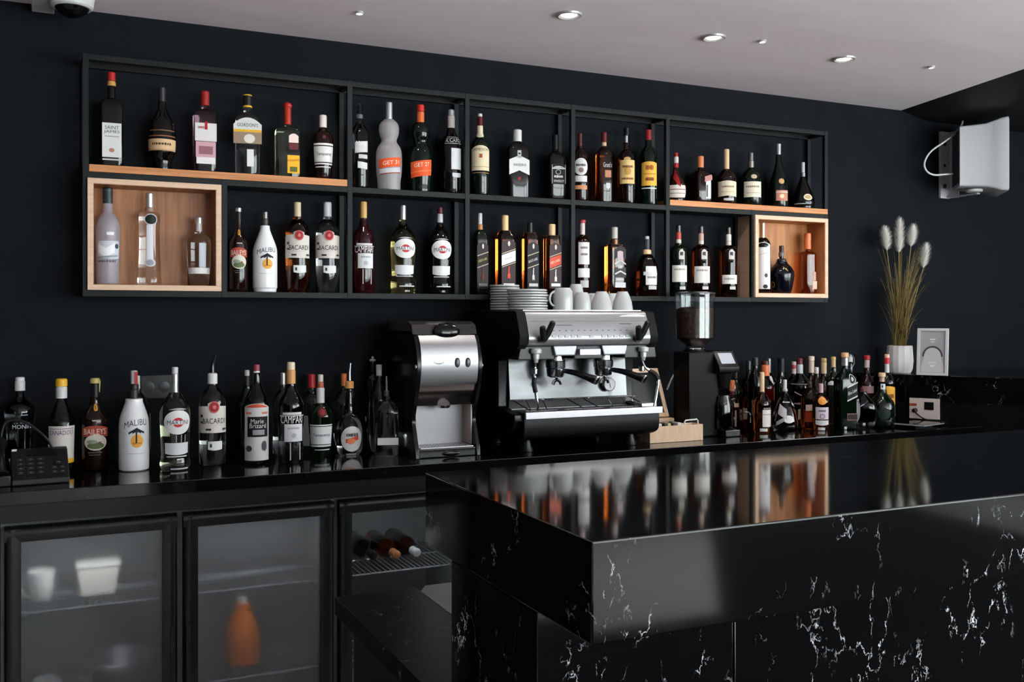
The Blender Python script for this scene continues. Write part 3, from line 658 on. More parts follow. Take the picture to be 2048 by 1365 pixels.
bottle('whisky_bottle', 'triangular amber whisky bottle with burgundy cap and printed script', 1208, 265, 38, 'amber',
       [(265, 285, DRED, 12), (285, 293, (214, 180, 140), 10)],
       [('t', "Grant's", W, 0.12, 332, 1.1, 10), ('r', (196, 130, 100), -0.2, 0.6, 343, 357), ('w', (206, 206, 206), -0.05, 0.45, 368, 380, 3)],
       sh=313, nk=295, rn=0.32, sq=3.2, dr=0.95, style='round', **V)
bottle('whisky_bottle', 'amber whisky bottle with square cream label and dark cap with a white strip', 1253, 256, 36, 'deepamber',
       [(256, 272, (22, 18, 18), 12), (258, 286, (210, 206, 204), 5)],
       [('r', (226, 190, 130), -0.85, 1.0, 323, 370), ('o', (200, 150, 80), 0.1, 345, 0.4, 8), ('x', (110, 70, 40), 0.1, 336, 1.2, 5), ('a', (210, 160, 100), -0.3, 0.4, 317, 323, 2), ('x', (130, 80, 40), 0.1, 360, 1.3, 4)],
       sh=320, nk=300, rn=0.34, style='round', **V)
bottle('whisky_bottle', 'dark whisky bottle with deep yellow label and red cap on the upper shelf', 1297, 260, 36, 'green',
       [(260, 281, (150, 40, 42), 13)],
       [('a', (234, 180, 76), -0.9, 1.05, 326, 374, 3), ('x', (150, 60, 30), 0.1, 338, 0.9, 10), ('r', (190, 110, 40), -0.6, 0.8, 350, 351.5), ('x', (130, 60, 30), 0.1, 361, 0.9, 7), ('r', (226, 226, 220), -0.9, 1.0, 378, 380, 'foot_label')],
       sh=318, nk=292, rn=0.35, style='round', **V)
bottle('liqueur_bottle', 'round dark liqueur bottle with red diagonal sash starting the short plank', 1352, 306, 42, 'brown',
       [(306, 314, RED, 8), (314, 327, (210, 200, 196), 10), (327, 336, RED, 10)],
       [('w', (214, 206, 200), -0.7, 1.0, 373, 398, 1), ('r', (120, 60, 60), -0.6, 0.95, 381, 382.5), ('r', (120, 90, 80), -0.6, 0.9, 389, 390), ('q', (150, 28, 28), -0.6, 0.4, 345, 366, -1.1, 'sash_label')],
       prof=[(400, 38), (392, 42), (375, 42), (362, 32), (350, 16), (340, 11), (310, 9)], **U)
bottle('liqueur_bottle', 'square brown liqueur bottle with narrow white label, pink seal and orange cap', 1401, 313, 46, 'brown',
       [(313, 336, (216, 130, 82), 13)],
       [('r', (214, 212, 214), 0.05, 0.72, 362, 399), ('q', (190, 130, 130), -0.1, 0.9, 353, 364, 0.3), ('r', (90, 90, 96), 0.1, 0.3, 372, 396)],
       sh=356, nk=340, rn=0.3, sq=6, dr=0.95, style='round', rz=0.0, **U)
bottle('cognac_bottle', 'dark cognac bottle with cream label and long cream capsule', 1453, 299, 41, 'brown',
       [(299, 339, (222, 190, 148), 11)],
       [('v', (220, 206, 184), -0.95, 1.1, 366, 396, -2), ('x', (150, 120, 80), 0.1, 376, 1.2, 4), ('r', (190, 160, 110), -0.6, 0.8, 386, 387), ('w', (190, 190, 190), -0.3, 0.7, 399, 404, 1)],
       sh=362, nk=340, rn=0.32, style='round', **U)
bottle('cognac_bottle', 'dark wide-bodied cognac bottle with square off-white label and gold oval', 1502, 306, 42, 'green',
       [(306, 322, (120, 120, 120), 10, 'm'), (322, 336, (150, 146, 140), 12, 'm')],
       [('r', (222, 214, 196), -0.75, 1.1, 366, 397), ('x', (130, 110, 80), 0.15, 376, 1.3, 4), ('o', (196, 176, 150), 0.25, 356, 0.3, 4.5), ('r', (170, 140, 90), -0.5, 0.9, 388, 389)],
       sh=362, nk=338, rn=0.3, style='round', **U)
bottle('cognac_bottle', 'tall slope-shouldered cognac bottle with gold seal and copper foot label', 1557, 288, 38, 'green',
       [(288, 310, (180, 184, 186), 10, 'm')],
       [('o', (200, 160, 110), 0.3, 365, 0.32, 5.5), ('r', (190, 130, 110), -0.3, 1.1, 383, 404), ('r', (226, 220, 214), -0.3, 1.1, 386, 387.5), ('o', (230, 200, 170), 0.3, 395, 0.25, 4)],
       sh=378, nk=318, rn=0.27, style='slope', **U)
bottle('cognac_bottle', 'onion-shaped cognac decanter with oval cream label, last on the upper shelf', 1606, 325, 46, 'dark',
       [(325, 348, (196, 200, 200), 7), (346, 354, (150, 150, 150), 9, 'm')],
       [('o', (222, 208, 184), 0.42, 397, 0.42, 6.5), ('o', (190, 160, 120), 0.42, 397, 0.3, 4), ('r', (150, 152, 154), -0.9, 0.7, 409, 411)],
       prof=[(414, 42), (408, 46), (398, 44), (385, 34), (370, 22), (358, 12), (350, 8), (330, 7)], **U)
# ================= lower shelf bottles =================
B = dict(shelf=ZBX, Y=3.407, group='bottles in the wooden display boxes'); Lw = dict(shelf=zB1, group='bottles on the lower shelf')
bottle('vodka_bottle', 'tall frosted vodka bottle with scenic label and dark teal capsule in the larger display box', 215.5, 376, 46, 'frost',
       [(376, 408, (36, 52, 58), 19), (380, 382, (150, 160, 164), 19.6)],
       [('r', (198, 202, 210), -1.1, 1.1, 484, 519), ('v', (232, 232, 236), -0.9, 0.6, 488, 506, 10), ('o', (60, 70, 80), 0.8, 494, 0.2, 5), ('q', (150, 150, 158), -0.9, 0.9, 513, 517, 0.1), ('x', (90, 84, 96), -0.1, 524, 1.7, 5), ('r', (238, 238, 240), -0.1, 0.5, 466, 472, 'bird_label')],
       sh=460, nk=425, rn=0.4, style='round', rb=0.92, **B)
bottle('vodka_bottle', 'ornate clear vodka bottle with round black medallion and long white strip', 299, 387, 48, 'clear',
       [(387, 417, (206, 204, 206), 15, 'm'), (415, 424, (150, 120, 110), 18)],
       [('q', (214, 214, 220), -0.28, 0.34, 452, 530, 0.0), ('o', (196, 194, 200), 0.05, 527, 0.5, 8), ('o', (150, 150, 160), 0.05, 527, 0.35, 5.5), ('o', (190, 190, 194), 0.12, 441, 0.62, 11.5, 'medallion_label'), ('o', (20, 26, 28), 0.12, 441, 0.52, 9.5, 'medallion_label')],
       prof=[(574, 47), (560, 47), (535, 43), (500, 40), (460, 40), (440, 41), (428, 38), (422, 22), (412, 15), (392, 14)], **B)
bottle('vodka_bottle', 'short clear vodka bottle with thin white band label and silver stopper', 398, 435, 47, 'clear',
       [(435, 448, (214, 210, 210), 15, 'm'), (447, 464, (206, 200, 200), 12)],
       [('r', (226, 220, 220), -1.1, 1.1, 537, 549), ('q', (190, 192, 200), 0.0, 0.6, 488, 536, 0.0), ('r', (206, 202, 206), 0.1, 0.35, 450, 466, 'neck_label')],
       sh=486, nk=468, rn=0.33, style='round', rb=0.92, **B)
def cream_liqueur(label, cx, top, w, y, base=None, caps=(), **k):
    """y: dict of rows; black cream-liqueur bottle with oval scenery label"""
    s, e = y
    f = lambda t: s + (e - s) * t
    return bottle('liqueur_bottle', label, cx, top, w, 'brown', caps,
        [('a', (172, 74, 58), -1.0, 1.0, f(.50), f(.62), 6), ('t', 'BAILEYS', (240, 220, 200), 0, f(.565), 1.6, (e - s) * .06), ('o', (216, 208, 196), 0.05, f(.68), 0.8, (e - s) * .085), ('o', (96, 112, 74), 0.05, f(.715), 0.58, (e - s) * .036), ('o', (150, 156, 140), -0.2, f(.672), 0.36, (e - s) * .022), ('r', (120, 92, 66), 0.22, 0.42, f(.672), f(.70)),
         ('r', (120, 116, 112), -0.5, 0.5, f(.785), f(.79)), ('r', (120, 116, 112), -0.4, 0.4, f(.81), f(.815)), ('o', (206, 150, 70), 0.1, f(.31), 0.28, (e - s) * .04, 'monogram_label'), ('t', 'B', (60, 36, 20), 0.1, f(.31), 0.25, (e - s) * .045, 'monogram_label'), ('r', (170, 160, 150), -0.2, 0.4, f(.44), f(.455), 'monogram_label')],
        sh=f(.46), nk=f(.26), rn=0.36, style='slope', base=base, **k)
cream_liqueur('black cream liqueur bottle with red banner and scenery oval on the lower shelf', 477, 416, 37, (416, 577), caps=[(416, 424, (190, 190, 192), 12, 'm'), (423, 442, (20, 18, 18), 12)], **Lw)
def coconut(label, cx, top, w, s, e, caps, base=None, **k):
    f = lambda t: s + (e - s) * t
    pal = []
    for a in (-0.5, -0.25, 0.0, 0.28, 0.5): pal.append(('q', (30, 34, 40), 0.15 + min(a, 0), 0.15 + max(a, 0.06), f(.585) - abs(a) * 6, f(.60) - abs(a) * 4, (0.6 if a < 0 else -0.6)))
    return bottle('liqueur_bottle', label, cx, top, w, 'white', caps,
        [('t', 'MALIBU', (56, 58, 64), 0.12, f(.50), 1.6, (e - s) * .06, 0.12, 0.12), ('o', (236, 170, 80), 0.2, f(.68), 0.42, (e - s) * .065), ('q', (216, 130, 60), -0.1, 0.5, f(.695), f(.71), 0.0), ('q', (40, 36, 34), 0.1, 0.2, f(.59), f(.70), 0.0)] + pal + [('r', (170, 172, 176), -0.5, 0.7, f(.80), f(.805))],
        prof=[(f(1.0), w * .93), (f(.985), w * .98), (f(.95), w), (f(.70), w), (f(.52), w * .99), (f(.44), w * .90), (f(.34), w * .66), (f(.24), w * .42), (f(.175), w * .36), (f(.17), w * .22), (f(.03), w * .2)], base=base, **k)
coconut('white coconut liqueur bottle with palm and sun print on the lower shelf', 530, 424, 48, 424, 579, [(424, 438, (120, 116, 112), 12, 'm'), (438, 452, (60, 54, 50), 14)], **Lw)
def white_rum(label, cx, top, w, s, e, glass, caps, name='rum_bottle', base=None, **k):
    f = lambda t: s + (e - s) * t
    return bottle(name, label, cx, top, w, glass, caps,
        [('a', (214, 208, 200), -1.5, 1.3, f(.385), f(.655), 2), ('a', (214, 208, 200), -0.35, 0.55, f(.34), f(.42), 4), ('t', 'BACARDI', (40, 42, 48), 0.12, f(.535), 1.75, (e - s) * .055), ('r', (60, 60, 60), -1.0, -0.75, f(.47), f(.50)), ('r', (60, 60, 60), -1.0, -0.75, f(.54), f(.56)), ('r', (50, 50, 54), -0.5, -0.1, f(.61), f(.63)), ('r', (50, 50, 54), 0.75, 1.1, f(.61), f(.63)), ('r', (190, 180, 176), -0.4, 0.7, f(.575), f(.58)),
         ('o', (198, 84, 84), 0.12, f(.395), 0.36, (e - s) * .058), ('o', (150, 44, 50), 0.12, f(.395), 0.28, (e - s) * .046), ('o', (206, 110, 108), 0.12, f(.395), 0.12, (e - s) * .02), ('w', (224, 224, 224), -0.35, 0.75, f(.74), f(.83), 2, 'strip_label'), ('r', (50, 50, 54), -0.2, -0.05, f(.765), f(.80), 'strip_label')],
        sh=f(.37), nk=f(.20), rn=0.36, style='round', base=base, **k)
white_rum('amber rum bottle with cream label, red round crest and gold cap', 595, 405, 47, 405, 577, 'amber', [(405, 434, (214, 190, 160), 14)], **Lw)
white_rum('clear rum bottle with white label, red round crest and silver-white cap on the lower shelf', 655, 405, 47, 405, 578, 'clear', [(405, 434, (210, 210, 212), 16)], **Lw)
def aperitif(label, cx, top, w, s, e, caps, glass='wine', base=None, **k):
    f = lambda t: s + (e - s) * t
    return bottle('aperitif_bottle', label, cx, top, w, glass, caps,
        [('t', 'CAMPARI', (226, 222, 222), 0.06, f(.555), 1.9, (e - s) * .075), ('r', (206, 206, 208), -0.7, 0.9, f(.485), f(.51)), ('r', (206, 206, 208), -1.0, 1.2, f(.515), f(.522)), ('r', (214, 214, 216), -0.55, 1.0, f(.60), f(.77)), ('x', (150, 150, 156), 0.2, f(.64), 0.9, (e - s) * .02), ('o', (176, 176, 184), 0.2, f(.71), 0.18, (e - s) * .025), ('r', (190, 190, 192), -0.1, -0.02, f(.78), f(.95)), ('r', (190, 190, 192), 0.7, 0.78, f(.78), f(.95))],
        sh=f(.43), nk=f(.22), rn=0.32, style='slope', base=base, **k)
aperitif('dark red aperitif bottle with white lettering and gold cap on the lower shelf', 727, 404, 43, 404, 578, [(404, 437, (206, 164, 96), 14)], **Lw)
def vermouth(label, cx, top, w, s, e, glass, caps, base=None, **k):
    f = lambda t: s + (e - s) * t
    return bottle('vermouth_bottle', label, cx, top, w, glass, caps,
        [('o', (226, 226, 226), 0.2, f(.52), 0.98, (e - s) * .115), ('o', (196, 52, 58), 0.2, f(.52), 0.36, (e - s) * .046), ('r', (226, 226, 226), -0.62, 1.02, f(.50), f(.54)), ('t', 'MARTINI', (34, 36, 44), 0.2, f(.52), 1.42, (e - s) * .042),
         ('w', (220, 220, 222), -0.75, 1.05, f(.715), f(.83), 3), ('r', (200, 200, 204), -0.6, 0.9, f(.84), f(.85)), ('a', (176, 176, 180), -0.45, 0.85, f(.385), f(.40), 3), ('r', (150, 150, 156), 0.05, 0.12, f(.64), f(.71)), ('r', (150, 150, 156), 0.4, 0.47, f(.64), f(.71)), ('r', (150, 150, 156), 0.7, 0.77, f(.64), f(.71)), ('r', (206, 206, 210), -0.3, 1.0, f(.955), f(.968))],
        prof=[(f(1), w * .95), (f(.97), w), (f(.92), w * 1.0), (f(.86), w * .93), (f(.75), w * .92), (f(.5), w), (f(.40), w * .96), (f(.33), w * .78), (f(.26), w * .46), (f(.20), w * .28), (f(.03), w * .24)], base=base, **k)
vermouth('pale yellow vermouth bottle with round white label on the lower shelf', 806, 411, 51, 411, 580, 'yellow', [(411, 440, (200, 200, 202), 12, 'm')], **Lw)
vermouth('black vermouth bottle with round white label and burgundy cap on the lower shelf', 880, 415, 48, 415, 581, 'dark', [(415, 428, (88, 24, 40), 12), (428, 446, (190, 190, 194), 12)], **Lw)
def striding(label, cx, top, w, cap, bandc, boxc, glass, inkc, yb0, yb1, footc, lay=0.35, **k):
    return bottle('whisky_bottle', label, cx, top, w, glass, cap,
        [('a', boxc, -0.9, 0.95, yb0 - 26, 578, 6), ('q', bandc, -0.9, 0.95, yb0, yb1, lay), (('t', inkc[1], inkc[0], 0.02, (yb0 + yb1) / 2, 1.5, 5, lay) if inkc[1] != 'SCOTCH' else ('q', inkc[0], -0.5, 0.5, (yb0 + yb1) / 2, (yb0 + yb1) / 2 + 1, lay)), ('q', (190, 180, 150), -0.9, 0.95, yb0 - 3.5, yb0 - 2, lay), ('q', (190, 180, 150), -0.9, 0.95, yb1 + 2, yb1 + 3.5, lay),
         ('o', (206, 196, 190), 0.05, yb0 - 18, 0.16, 5), ('q', inkc[2], -0.05, 0.1, yb1 + 10, yb1 + 20, 0.6), ('q', inkc[2], -0.15, 0.02, yb1 + 20, yb1 + 30, 0.9), ('q', inkc[2], 0.02, 0.2, yb1 + 20, yb1 + 30, -0.9), ('o', inkc[2], 0.04, yb1 + 8, 0.07, 2.2), ('r', footc, -0.7, 0.75, 568, 574)],
        sh=482, nk=458, rn=0.36, sq=6, dr=1.0, style='round', rz=0.0, **k)
striding('square dark green whisky bottle with gold slanted stripes and silver strip cap', 960, 427, 32, [(427, 449, (196, 196, 198), 9), (449, 460, (180, 120, 70), 11)], (40, 36, 30), (48, 40, 42), 'green', ((190, 170, 110), 'GREEN LABEL', (110, 40, 40)), 512, 530, (110, 110, 110), **Lw)
striding('square amber whisky bottle with slanted white label and pale gold cap', 1010, 431, 41, [(431, 462, (222, 184, 134), 14)], (222, 222, 224), (60, 46, 50), 'amber', ((150, 150, 150), 'SCOTCH', (214, 80, 50)), 507, 528, (220, 220, 220), **Lw)
striding('square whisky bottle with black slanted label and black cap', 1060, 445, 34, [(445, 466, (22, 22, 24), 12)], (30, 30, 34), (44, 40, 46), 'amber', ((206, 206, 206), 'BLACK LABEL', (214, 210, 206)), 512, 531, (200, 200, 200), **Lw)
striding('square amber whisky bottle with red slanted label and cream cap', 1104, 449, 36, [(449, 472, (226, 192, 150), 14)], (206, 84, 62), (70, 56, 60), 'amber', ((240, 210, 190), 'RED LABEL', (220, 216, 210)), 514, 534, (224, 222, 220), **Lw)
bottle('whisky_bottle', 'slim dark whisky bottle with long white label behind the white cups', 1165, 440, 32, 'brown',
       [(440, 446, (190, 60, 70), 13), (446, 470, (206, 190, 186), 10)],
       [('r', (218, 216, 220), -0.55, 0.95, 486, 530), ('r', (224, 222, 222), -0.6, 1.0, 538, 556), ('x', (110, 100, 100), 0.2, 497, 0.9, 5), ('x', (110, 100, 100), 0.2, 510, 0.9, 5), ('r', (180, 180, 180), -0.3, 0.8, 562, 576)],
       sh=487, nk=472, rn=0.36, style='round', **Lw)
bottle('whisky_bottle', 'amber whisky bottle with geometric silver-black chevron label', 1229, 455, 43, 'amber',
       [(455, 480, (180, 176, 172), 13), (478, 490, (110, 80, 60), 16, 'm')],
       [('v', (44, 42, 46), -0.5, 0.98, 500, 520, -8), ('a', (180, 160, 166), -0.15, 0.6, 503, 522, 2), ('v', (190, 190, 192), -0.5, 0.98, 528, 531, -8), ('r', (60, 58, 60), -0.5, 0.98, 536, 556), ('x', W, 0.2, 535, 0.5, 7), ('v', (196, 196, 198), -0.5, 0.98, 548, 551, -6), ('x', (206, 206, 206), 0.22, 560, 1.1, 5), ('r', (200, 200, 202), -0.45, 0.95, 566, 576)],
       sh=498, nk=487, rn=0.36, sq=6, dr=0.9, style='square', rz=0.0, **Lw)
bottle('whisky_bottle', 'round-shouldered dark amber flask with ragged white label and gold collar', 1294, 473, 45, 'deepamber',
       [(473, 480, (190, 190, 190), 9), (479, 500, (60, 60, 64), 12), (500, 509, (226, 190, 150), 17)],
       [('r', (216, 214, 216), -0.15, 0.95, 534, 571), ('r', (206, 204, 206), -0.35, 0.98, 545, 552), ('x', (120, 110, 110), 0.4, 556, 0.8, 4), ('r', (186, 186, 188), 0.1, 0.9, 573, 580)],
       sh=548, nk=508, rn=0.36, style='round', **Lw)
def pale_lab(label, cx, top, w, capc, y0, y1, k2, **k):
    return bottle('whisky_bottle', label, cx, top, w, 'deepamber' if k2 else 'green',
        [(top, top + 14, (90, 86, 84), 10, 'm'), (top + 14, top + 28, capc, 11), (top + 28, top + 36, (200, 190, 180), 11)],
        [('r', (222, 220, 216), -0.8, 1.05, y0, y1), ('x', (140, 130, 126), 0.1, y0 + 8, 1.2, 4), ('a', (196, 190, 186), 0.0, 0.6, 500, 520, 5), ('x', BKC, 0.3, 509, 0.35, 8), ('r', (190, 190, 190), 0.1, 0.8, 574, 580)],
        sh=504, nk=490, rn=0.36, style='round', **k)
pale_lab('slim dark whisky bottle with red collar and white label, beside the fourth frame post', 1357, 451, 36, (176, 70, 60), 532, 565, False, **Lw)
pale_lab('amber whisky bottle with white label above the grinder hopper', 1402, 453, 38, (190, 150, 140), 534, 567, True, **Lw)
pale_lab('amber whisky bottle with low white label next to the smaller display box', 1457, 455, 36, (206, 204, 202), 551, 569, True, **Lw)
bottle('champagne_bottle', 'bottle with big white label cut off by the edge of the smaller display box', 1525, 446, 32, 'dark',
       [(446, 476, (206, 190, 160), 11, 'm')],
       [('a', (214, 214, 216), -1.0, 1.1, 486, 579, 5), ('q', (190, 190, 194), -0.9, 1.0, 508, 510, 0.3), ('o', (70, 70, 74), 0.4, 552, 0.2, 4), ('o', (40, 40, 44), 0.3, 574, 0.3, 4)],
       sh=492, nk=474, rn=0.3, style='round', **B)
bottle('whisky_bottle', 'squat black ceramic flagon with neck ring in the smaller display box', 1563, 492, 50, 'navy',
       [(492, 505, (70, 46, 40), 10), (505, 514, (110, 104, 104), 12), (518, 524, (34, 34, 38), 19)],
       [('o', (150, 120, 60), -0.85, 570, 0.2, 6), ('o', (10, 10, 14), -0.85, 570, 0.14, 4.2), ('q', (150, 120, 70), 0.1, 0.5, 538, 541, -0.8)],
       prof=[(590, 38), (578, 42), (556, 49), (546, 49), (536, 40), (526, 22), (518, 15), (497, 12)], **B)
bottle('gin_bottle', 'square amber bottle with orange cap and small white label in the smaller display box', 1615, 467, 36, 'amber',
       [(467, 499, (214, 116, 70), 14)],
       [('r', (206, 180, 160), 0.1, 0.9, 563, 579), ('r', (196, 160, 140), 0.25, 0.7, 545, 562)],
       sh=513, nk=503, rn=0.32, sq=6, dr=0.95, style='square', rz=0.0, **B)

# ================= bottles on the worktop, fridge end =================
G1 = dict(group='bottles on the worktop above the fridge')
def pourer(px, y0, y1, col=(196, 196, 198), lean=0.25, w=4):
    def f(root, zf, R, rad, zc):
        r = w / 2 * zc / F; z1, z2 = zf(y1), zf(y0); h = z2 - z1
        q = [(0, 0, z1), (0, 0, z1 + h * 0.45), (h * lean * 0.5, 0, z1 + h * 0.75), (h * lean, 0, z2)]
        MB().tube(spline(q, 4), [r * (1.3 - 0.6 * i / 12) for i in range(13)], 8).build('pourer', mat(col, 0.2, 0.9), root)
    return f
bottle('syrup_bottle', 'clear syrup bottle with white screw cap behind the desk telephone', 40, 755, 57, 'smoke', [(755, 762, W, 17), (762, 782, (206, 206, 206), 19)],
       [('t', 'MONIN', (206, 208, 210), 0.15, 852, 1.35, 8), ('t', 'Le Sirop', (160, 160, 164), 0.15, 845, 1.1, 4), ('r', (140, 142, 146), 0.05, 0.5, 828, 830)],
       base=928, prof=[(928, 44), (915, 46), (870, 49), (845, 54), (825, 57), (812, 50), (803, 30), (792, 15), (760, 14)], **G1)
bottle('syrup_bottle', 'clear syrup bottle with yellow cap and white-yellow label behind the telephone', 123, 758, 50, 'greenish', [(758, 773, YEL, 22), (773, 797, (206, 206, 206), 21)],
       [('r', (214, 208, 202), -1.2, 1.25, 851, 917), ('t', 'CANADOU', (84, 50, 96), -0.05, 864, 1.9, 9), ('r', (150, 120, 150), -0.9, 1.0, 855.5, 857), ('q', YEL, -1.2, 1.25, 917, 926, 0.05)],
       base=945, sh=845, nk=800, rn=0.32, style='lin', rb=0.9, **G1)
t_b = cream_liqueur('black cream liqueur bottle with torn yellow cap seal on the worktop', 190, 757, 54, (757, 942), base=942, caps=[(757, 767, (190, 176, 110), 19), (766, 795, (18, 16, 16), 17)], extra=lambda root, zf, R, rad, zc: MB().prism([(0.0105, zf(785)), (0.014, zf(785)), (0.0165, zf(762)), (0.012, zf(762))], 'y', -0.006, 0.006).build('torn_seal', mat((190, 178, 116), 0.5), root), **G1)
coconut('white coconut liqueur bottle with palm print and taped pourer on the worktop', 268, 742, 57, 742, 945, [(742, 768, (190, 182, 184), 13), (768, 779, (30, 28, 28), 18), (779, 798, (60, 52, 52), 15)], base=944,
        extra=lambda root, zf, R, rad, zc: (MB().box(0.002, 0.011, -0.013, 0.004, zf(769), zf(744)).build('tape', mat((176, 52, 48), 0.5), root)), **G1)
bottle('liqueur_bottle', 'round clear glass bottle hidden behind the white coconut liqueur bottle', 275, 752, 50, 'clear', [(752, 778, (200, 206, 200), 10)], [('r', (60, 60, 64), -0.6, 0.6, 850, 880)], base=925, sh=835, nk=785, rn=0.3, style='round', **G1)
vermouth('clear vermouth bottle with round white label on the worktop', 350, 735, 59, 735, 943, 'greenish', [(735, 748, (206, 206, 208), 12), (748, 785, (190, 192, 194), 13, 'm')], base=943, **G1)
white_rum('clear rum bottle with white label, red crest and steel pourer on the worktop', 425, 747, 52, 735, 932, 'clear', [(747, 768, W, 19)], base=932, extra=pourer(0, 712, 746, (60, 60, 64), 0.2, 7), **G1)
bottle('liqueur_bottle', 'bottle with white-and-red arched label and dark inner panel on the worktop', 513, 730, 49, 'smoke', [(730, 742, (140, 60, 72), 13), (742, 746, W, 13)],
       [('a', (206, 202, 202), -1.15, 1.2, 806, 919, 8), ('a', (196, 80, 56), -0.9, 0.95, 807, 814, 6), ('r', (196, 110, 90), -0.9, -0.4, 823, 827), ('r', (196, 110, 90), 0.4, 0.95, 823, 827), ('r', (20, 20, 22), -0.75, 0.95, 832, 872), ('t', 'Marie', W, 0.05, 841, 1.0, 9), ('t', 'Brizard', W, 0.1, 850, 1.3, 9), ('r', (150, 150, 154), -0.3, 0.6, 858, 868), ('o', (60, 60, 64), -0.6, 895, 0.25, 6), ('o', (70, 70, 74), 0.6, 890, 0.2, 10)],
       base=930, sh=812, nk=760, rn=0.34, style='slope', **G1)
bottle('liqueur_bottle', 'dark green bottle standing behind the arched-label liqueur bottle', 494, 741, 47, 'green', [(741, 752, (190, 186, 184), 10), (752, 772, (40, 40, 42), 11)], [('r', (26, 26, 28), -0.5, 0.5, 860, 880)], base=915, sh=815, nk=775, rn=0.33, style='slope', **G1)
aperitif('nearly empty aperitif bottle with cork-coloured cap on the worktop', 582, 725, 50, 725, 928, [(725, 740, (226, 206, 180), 16), (740, 768, (206, 150, 96), 18)], glass='smoke', base=928, **G1)
bottle('liqueur_bottle', 'clear bottle with silver cap behind the nearly empty aperitif bottle', 566, 746, 40, 'clear', [(746, 770, (190, 184, 176), 11, 'm')], [('r', (190, 190, 190), -0.4, 0.4, 850, 880)], base=912, sh=815, nk=780, rn=0.34, style='round', **G1)
bottle('gin_bottle', 'green gin bottle with banded white label, red seal and white cap on the worktop', 641, 750, 49, 'gingreen', [(750, 764, (200, 196, 190), 11), (764, 776, (176, 90, 70), 13), (776, 806, (206, 204, 204), 16)],
       [('r', (218, 220, 220), -1.05, 1.2, 848, 892), ('r', BKC, -1.05, 1.2, 850.5, 852), ('r', BKC, -1.05, 1.2, 887, 888.5), ('t', 'Tanqueray', (80, 84, 90), 0.1, 869, 1.6, 8), ('o', (90, 20, 26), 0.15, 823, 0.4, 10, 'seal_label'), ('o', (140, 50, 50), 0.15, 823, 0.24, 6, 'seal_label'), ('r', (200, 202, 202), -0.6, 0.95, 897, 899, 'foot_label')],
       base=916, sh=835, nk=806, rn=0.34, style='round', rb=0.82, **G1)
bottle('liqueur_bottle', 'clear bottle with ribbed red cap behind the green gin bottle', 623, 749, 44, 'clear', [(749, 776, (170, 40, 44), 15)], [('r', (200, 200, 204), -0.8, 0.2, 830, 890)], base=905, sh=812, nk=784, rn=0.36, style='round', **G1)
bottle('liqueur_bottle', 'round clear liqueur bottle with round fruit label, orange collar and pourer', 699, 763, 52, 'clear', [(763, 777, (222, 160, 90), 17)],
       [('o', (216, 214, 214), 0.18, 876, 0.88, 25), ('q', (200, 70, 50), -0.3, 0.7, 873, 881, 0.25), ('x', (60, 40, 36), 0.2, 868, 0.9, 7), ('o', (222, 130, 90), 0.1, 880, 0.3, 6), ('r', (210, 208, 210), -0.3, 0.6, 905, 909)],
       base=912, prof=[(912, 44), (900, 50), (870, 52), (850, 50), (838, 38), (828, 24), (815, 20), (800, 16), (775, 13)], extra=pourer(0, 727, 762, (160, 160, 164), 0.05, 5), **G1)
bottle('liqueur_bottle', 'bottle with orange cap mostly hidden behind the fruit-label liqueur bottle', 688, 748, 42, 'clear', [(748, 772, (216, 120, 66), 11)], [('r', (150, 150, 152), -0.4, 0.4, 850, 870)], base=900, sh=815, nk=780, rn=0.34, style='round', **G1)
bottle('liqueur_bottle', 'clear square bottle with white band label and slim pourer beside the drinks dispenser', 773, 782, 48, 'clear', [(782, 793, (70, 70, 72), 10)],
       [('r', (224, 222, 222), -0.75, 0.95, 874, 888), ('q', (190, 190, 196), 0.55, 0.9, 824, 826, 0.0)],
       base=908, sh=825, nk=800, rn=0.28, style='round', sq=3.0, dr=0.95, extra=pourer(0, 753, 782, (200, 200, 204), 0.0, 4), **G1)
bottle('liqueur_bottle', 'clear bottle with white screw cap behind the square white-band bottle', 758, 730, 40, 'clear', [(730, 740, (190, 190, 190), 12), (740, 752, (206, 206, 206), 11)], [('o', (120, 122, 126), -0.2, 842, 0.3, 8), ('o', (30, 32, 34), -0.2, 842, 0.22, 6)], base=900, sh=815, nk=760, rn=0.32, style='round', **G1)
bottle('liqueur_bottle', 'tall black bottle with small glass stopper by the drinks dispenser', 745, 722, 30, 'dark', [(718, 724, (206, 206, 210), 13, 'ball'), (713, 719, (206, 206, 210), 5, 'ball')], [('o', (190, 190, 194), -1.1, 838, 0.16, 5)], base=898, sh=760, nk=745, rn=0.4, style='round', **G1)

# ================= bottles on the worktop, bar end =================
Q = []
BASES = [856, 846, 855, 845, 864, 848, 838, 842, 842, 862, 842, 855, 842, 848, 842, 862, 858, 846, 862, 842, 842, 862, 858, 846]
G2 = dict(group='crowded bottles on the worktop beside the grinder')
Q.append(lambda: bottle('liqueur_bottle', 'dark bottle with short orange cap, nearest the coffee grinder', 1467, 761, 32, 'brown', [(761, 777, (226, 128, 78), 11), (777, 783, (190, 130, 110), 12), (783, 790, (90, 30, 40), 11)], [('r', (180, 160, 150), 0.3, 0.5, 820, 852), ('r', (196, 180, 170), 0.2, 0.9, 806, 814)], base=856, sh=806, nk=792, rn=0.38, style='round', **G2))
Q.append(lambda: bottle('whisky_bottle', 'tall dark bottle with silver-white strip over its cap, behind the orange-capped bottle', 1478, 726, 34, 'green', [(726, 758, (30, 32, 32), 10), (727, 757, (206, 208, 210), 7)], [('r', (200, 196, 190), -0.3, 0.9, 818, 840)], base=846, sh=785, nk=762, rn=0.36, style='slope', **G2))
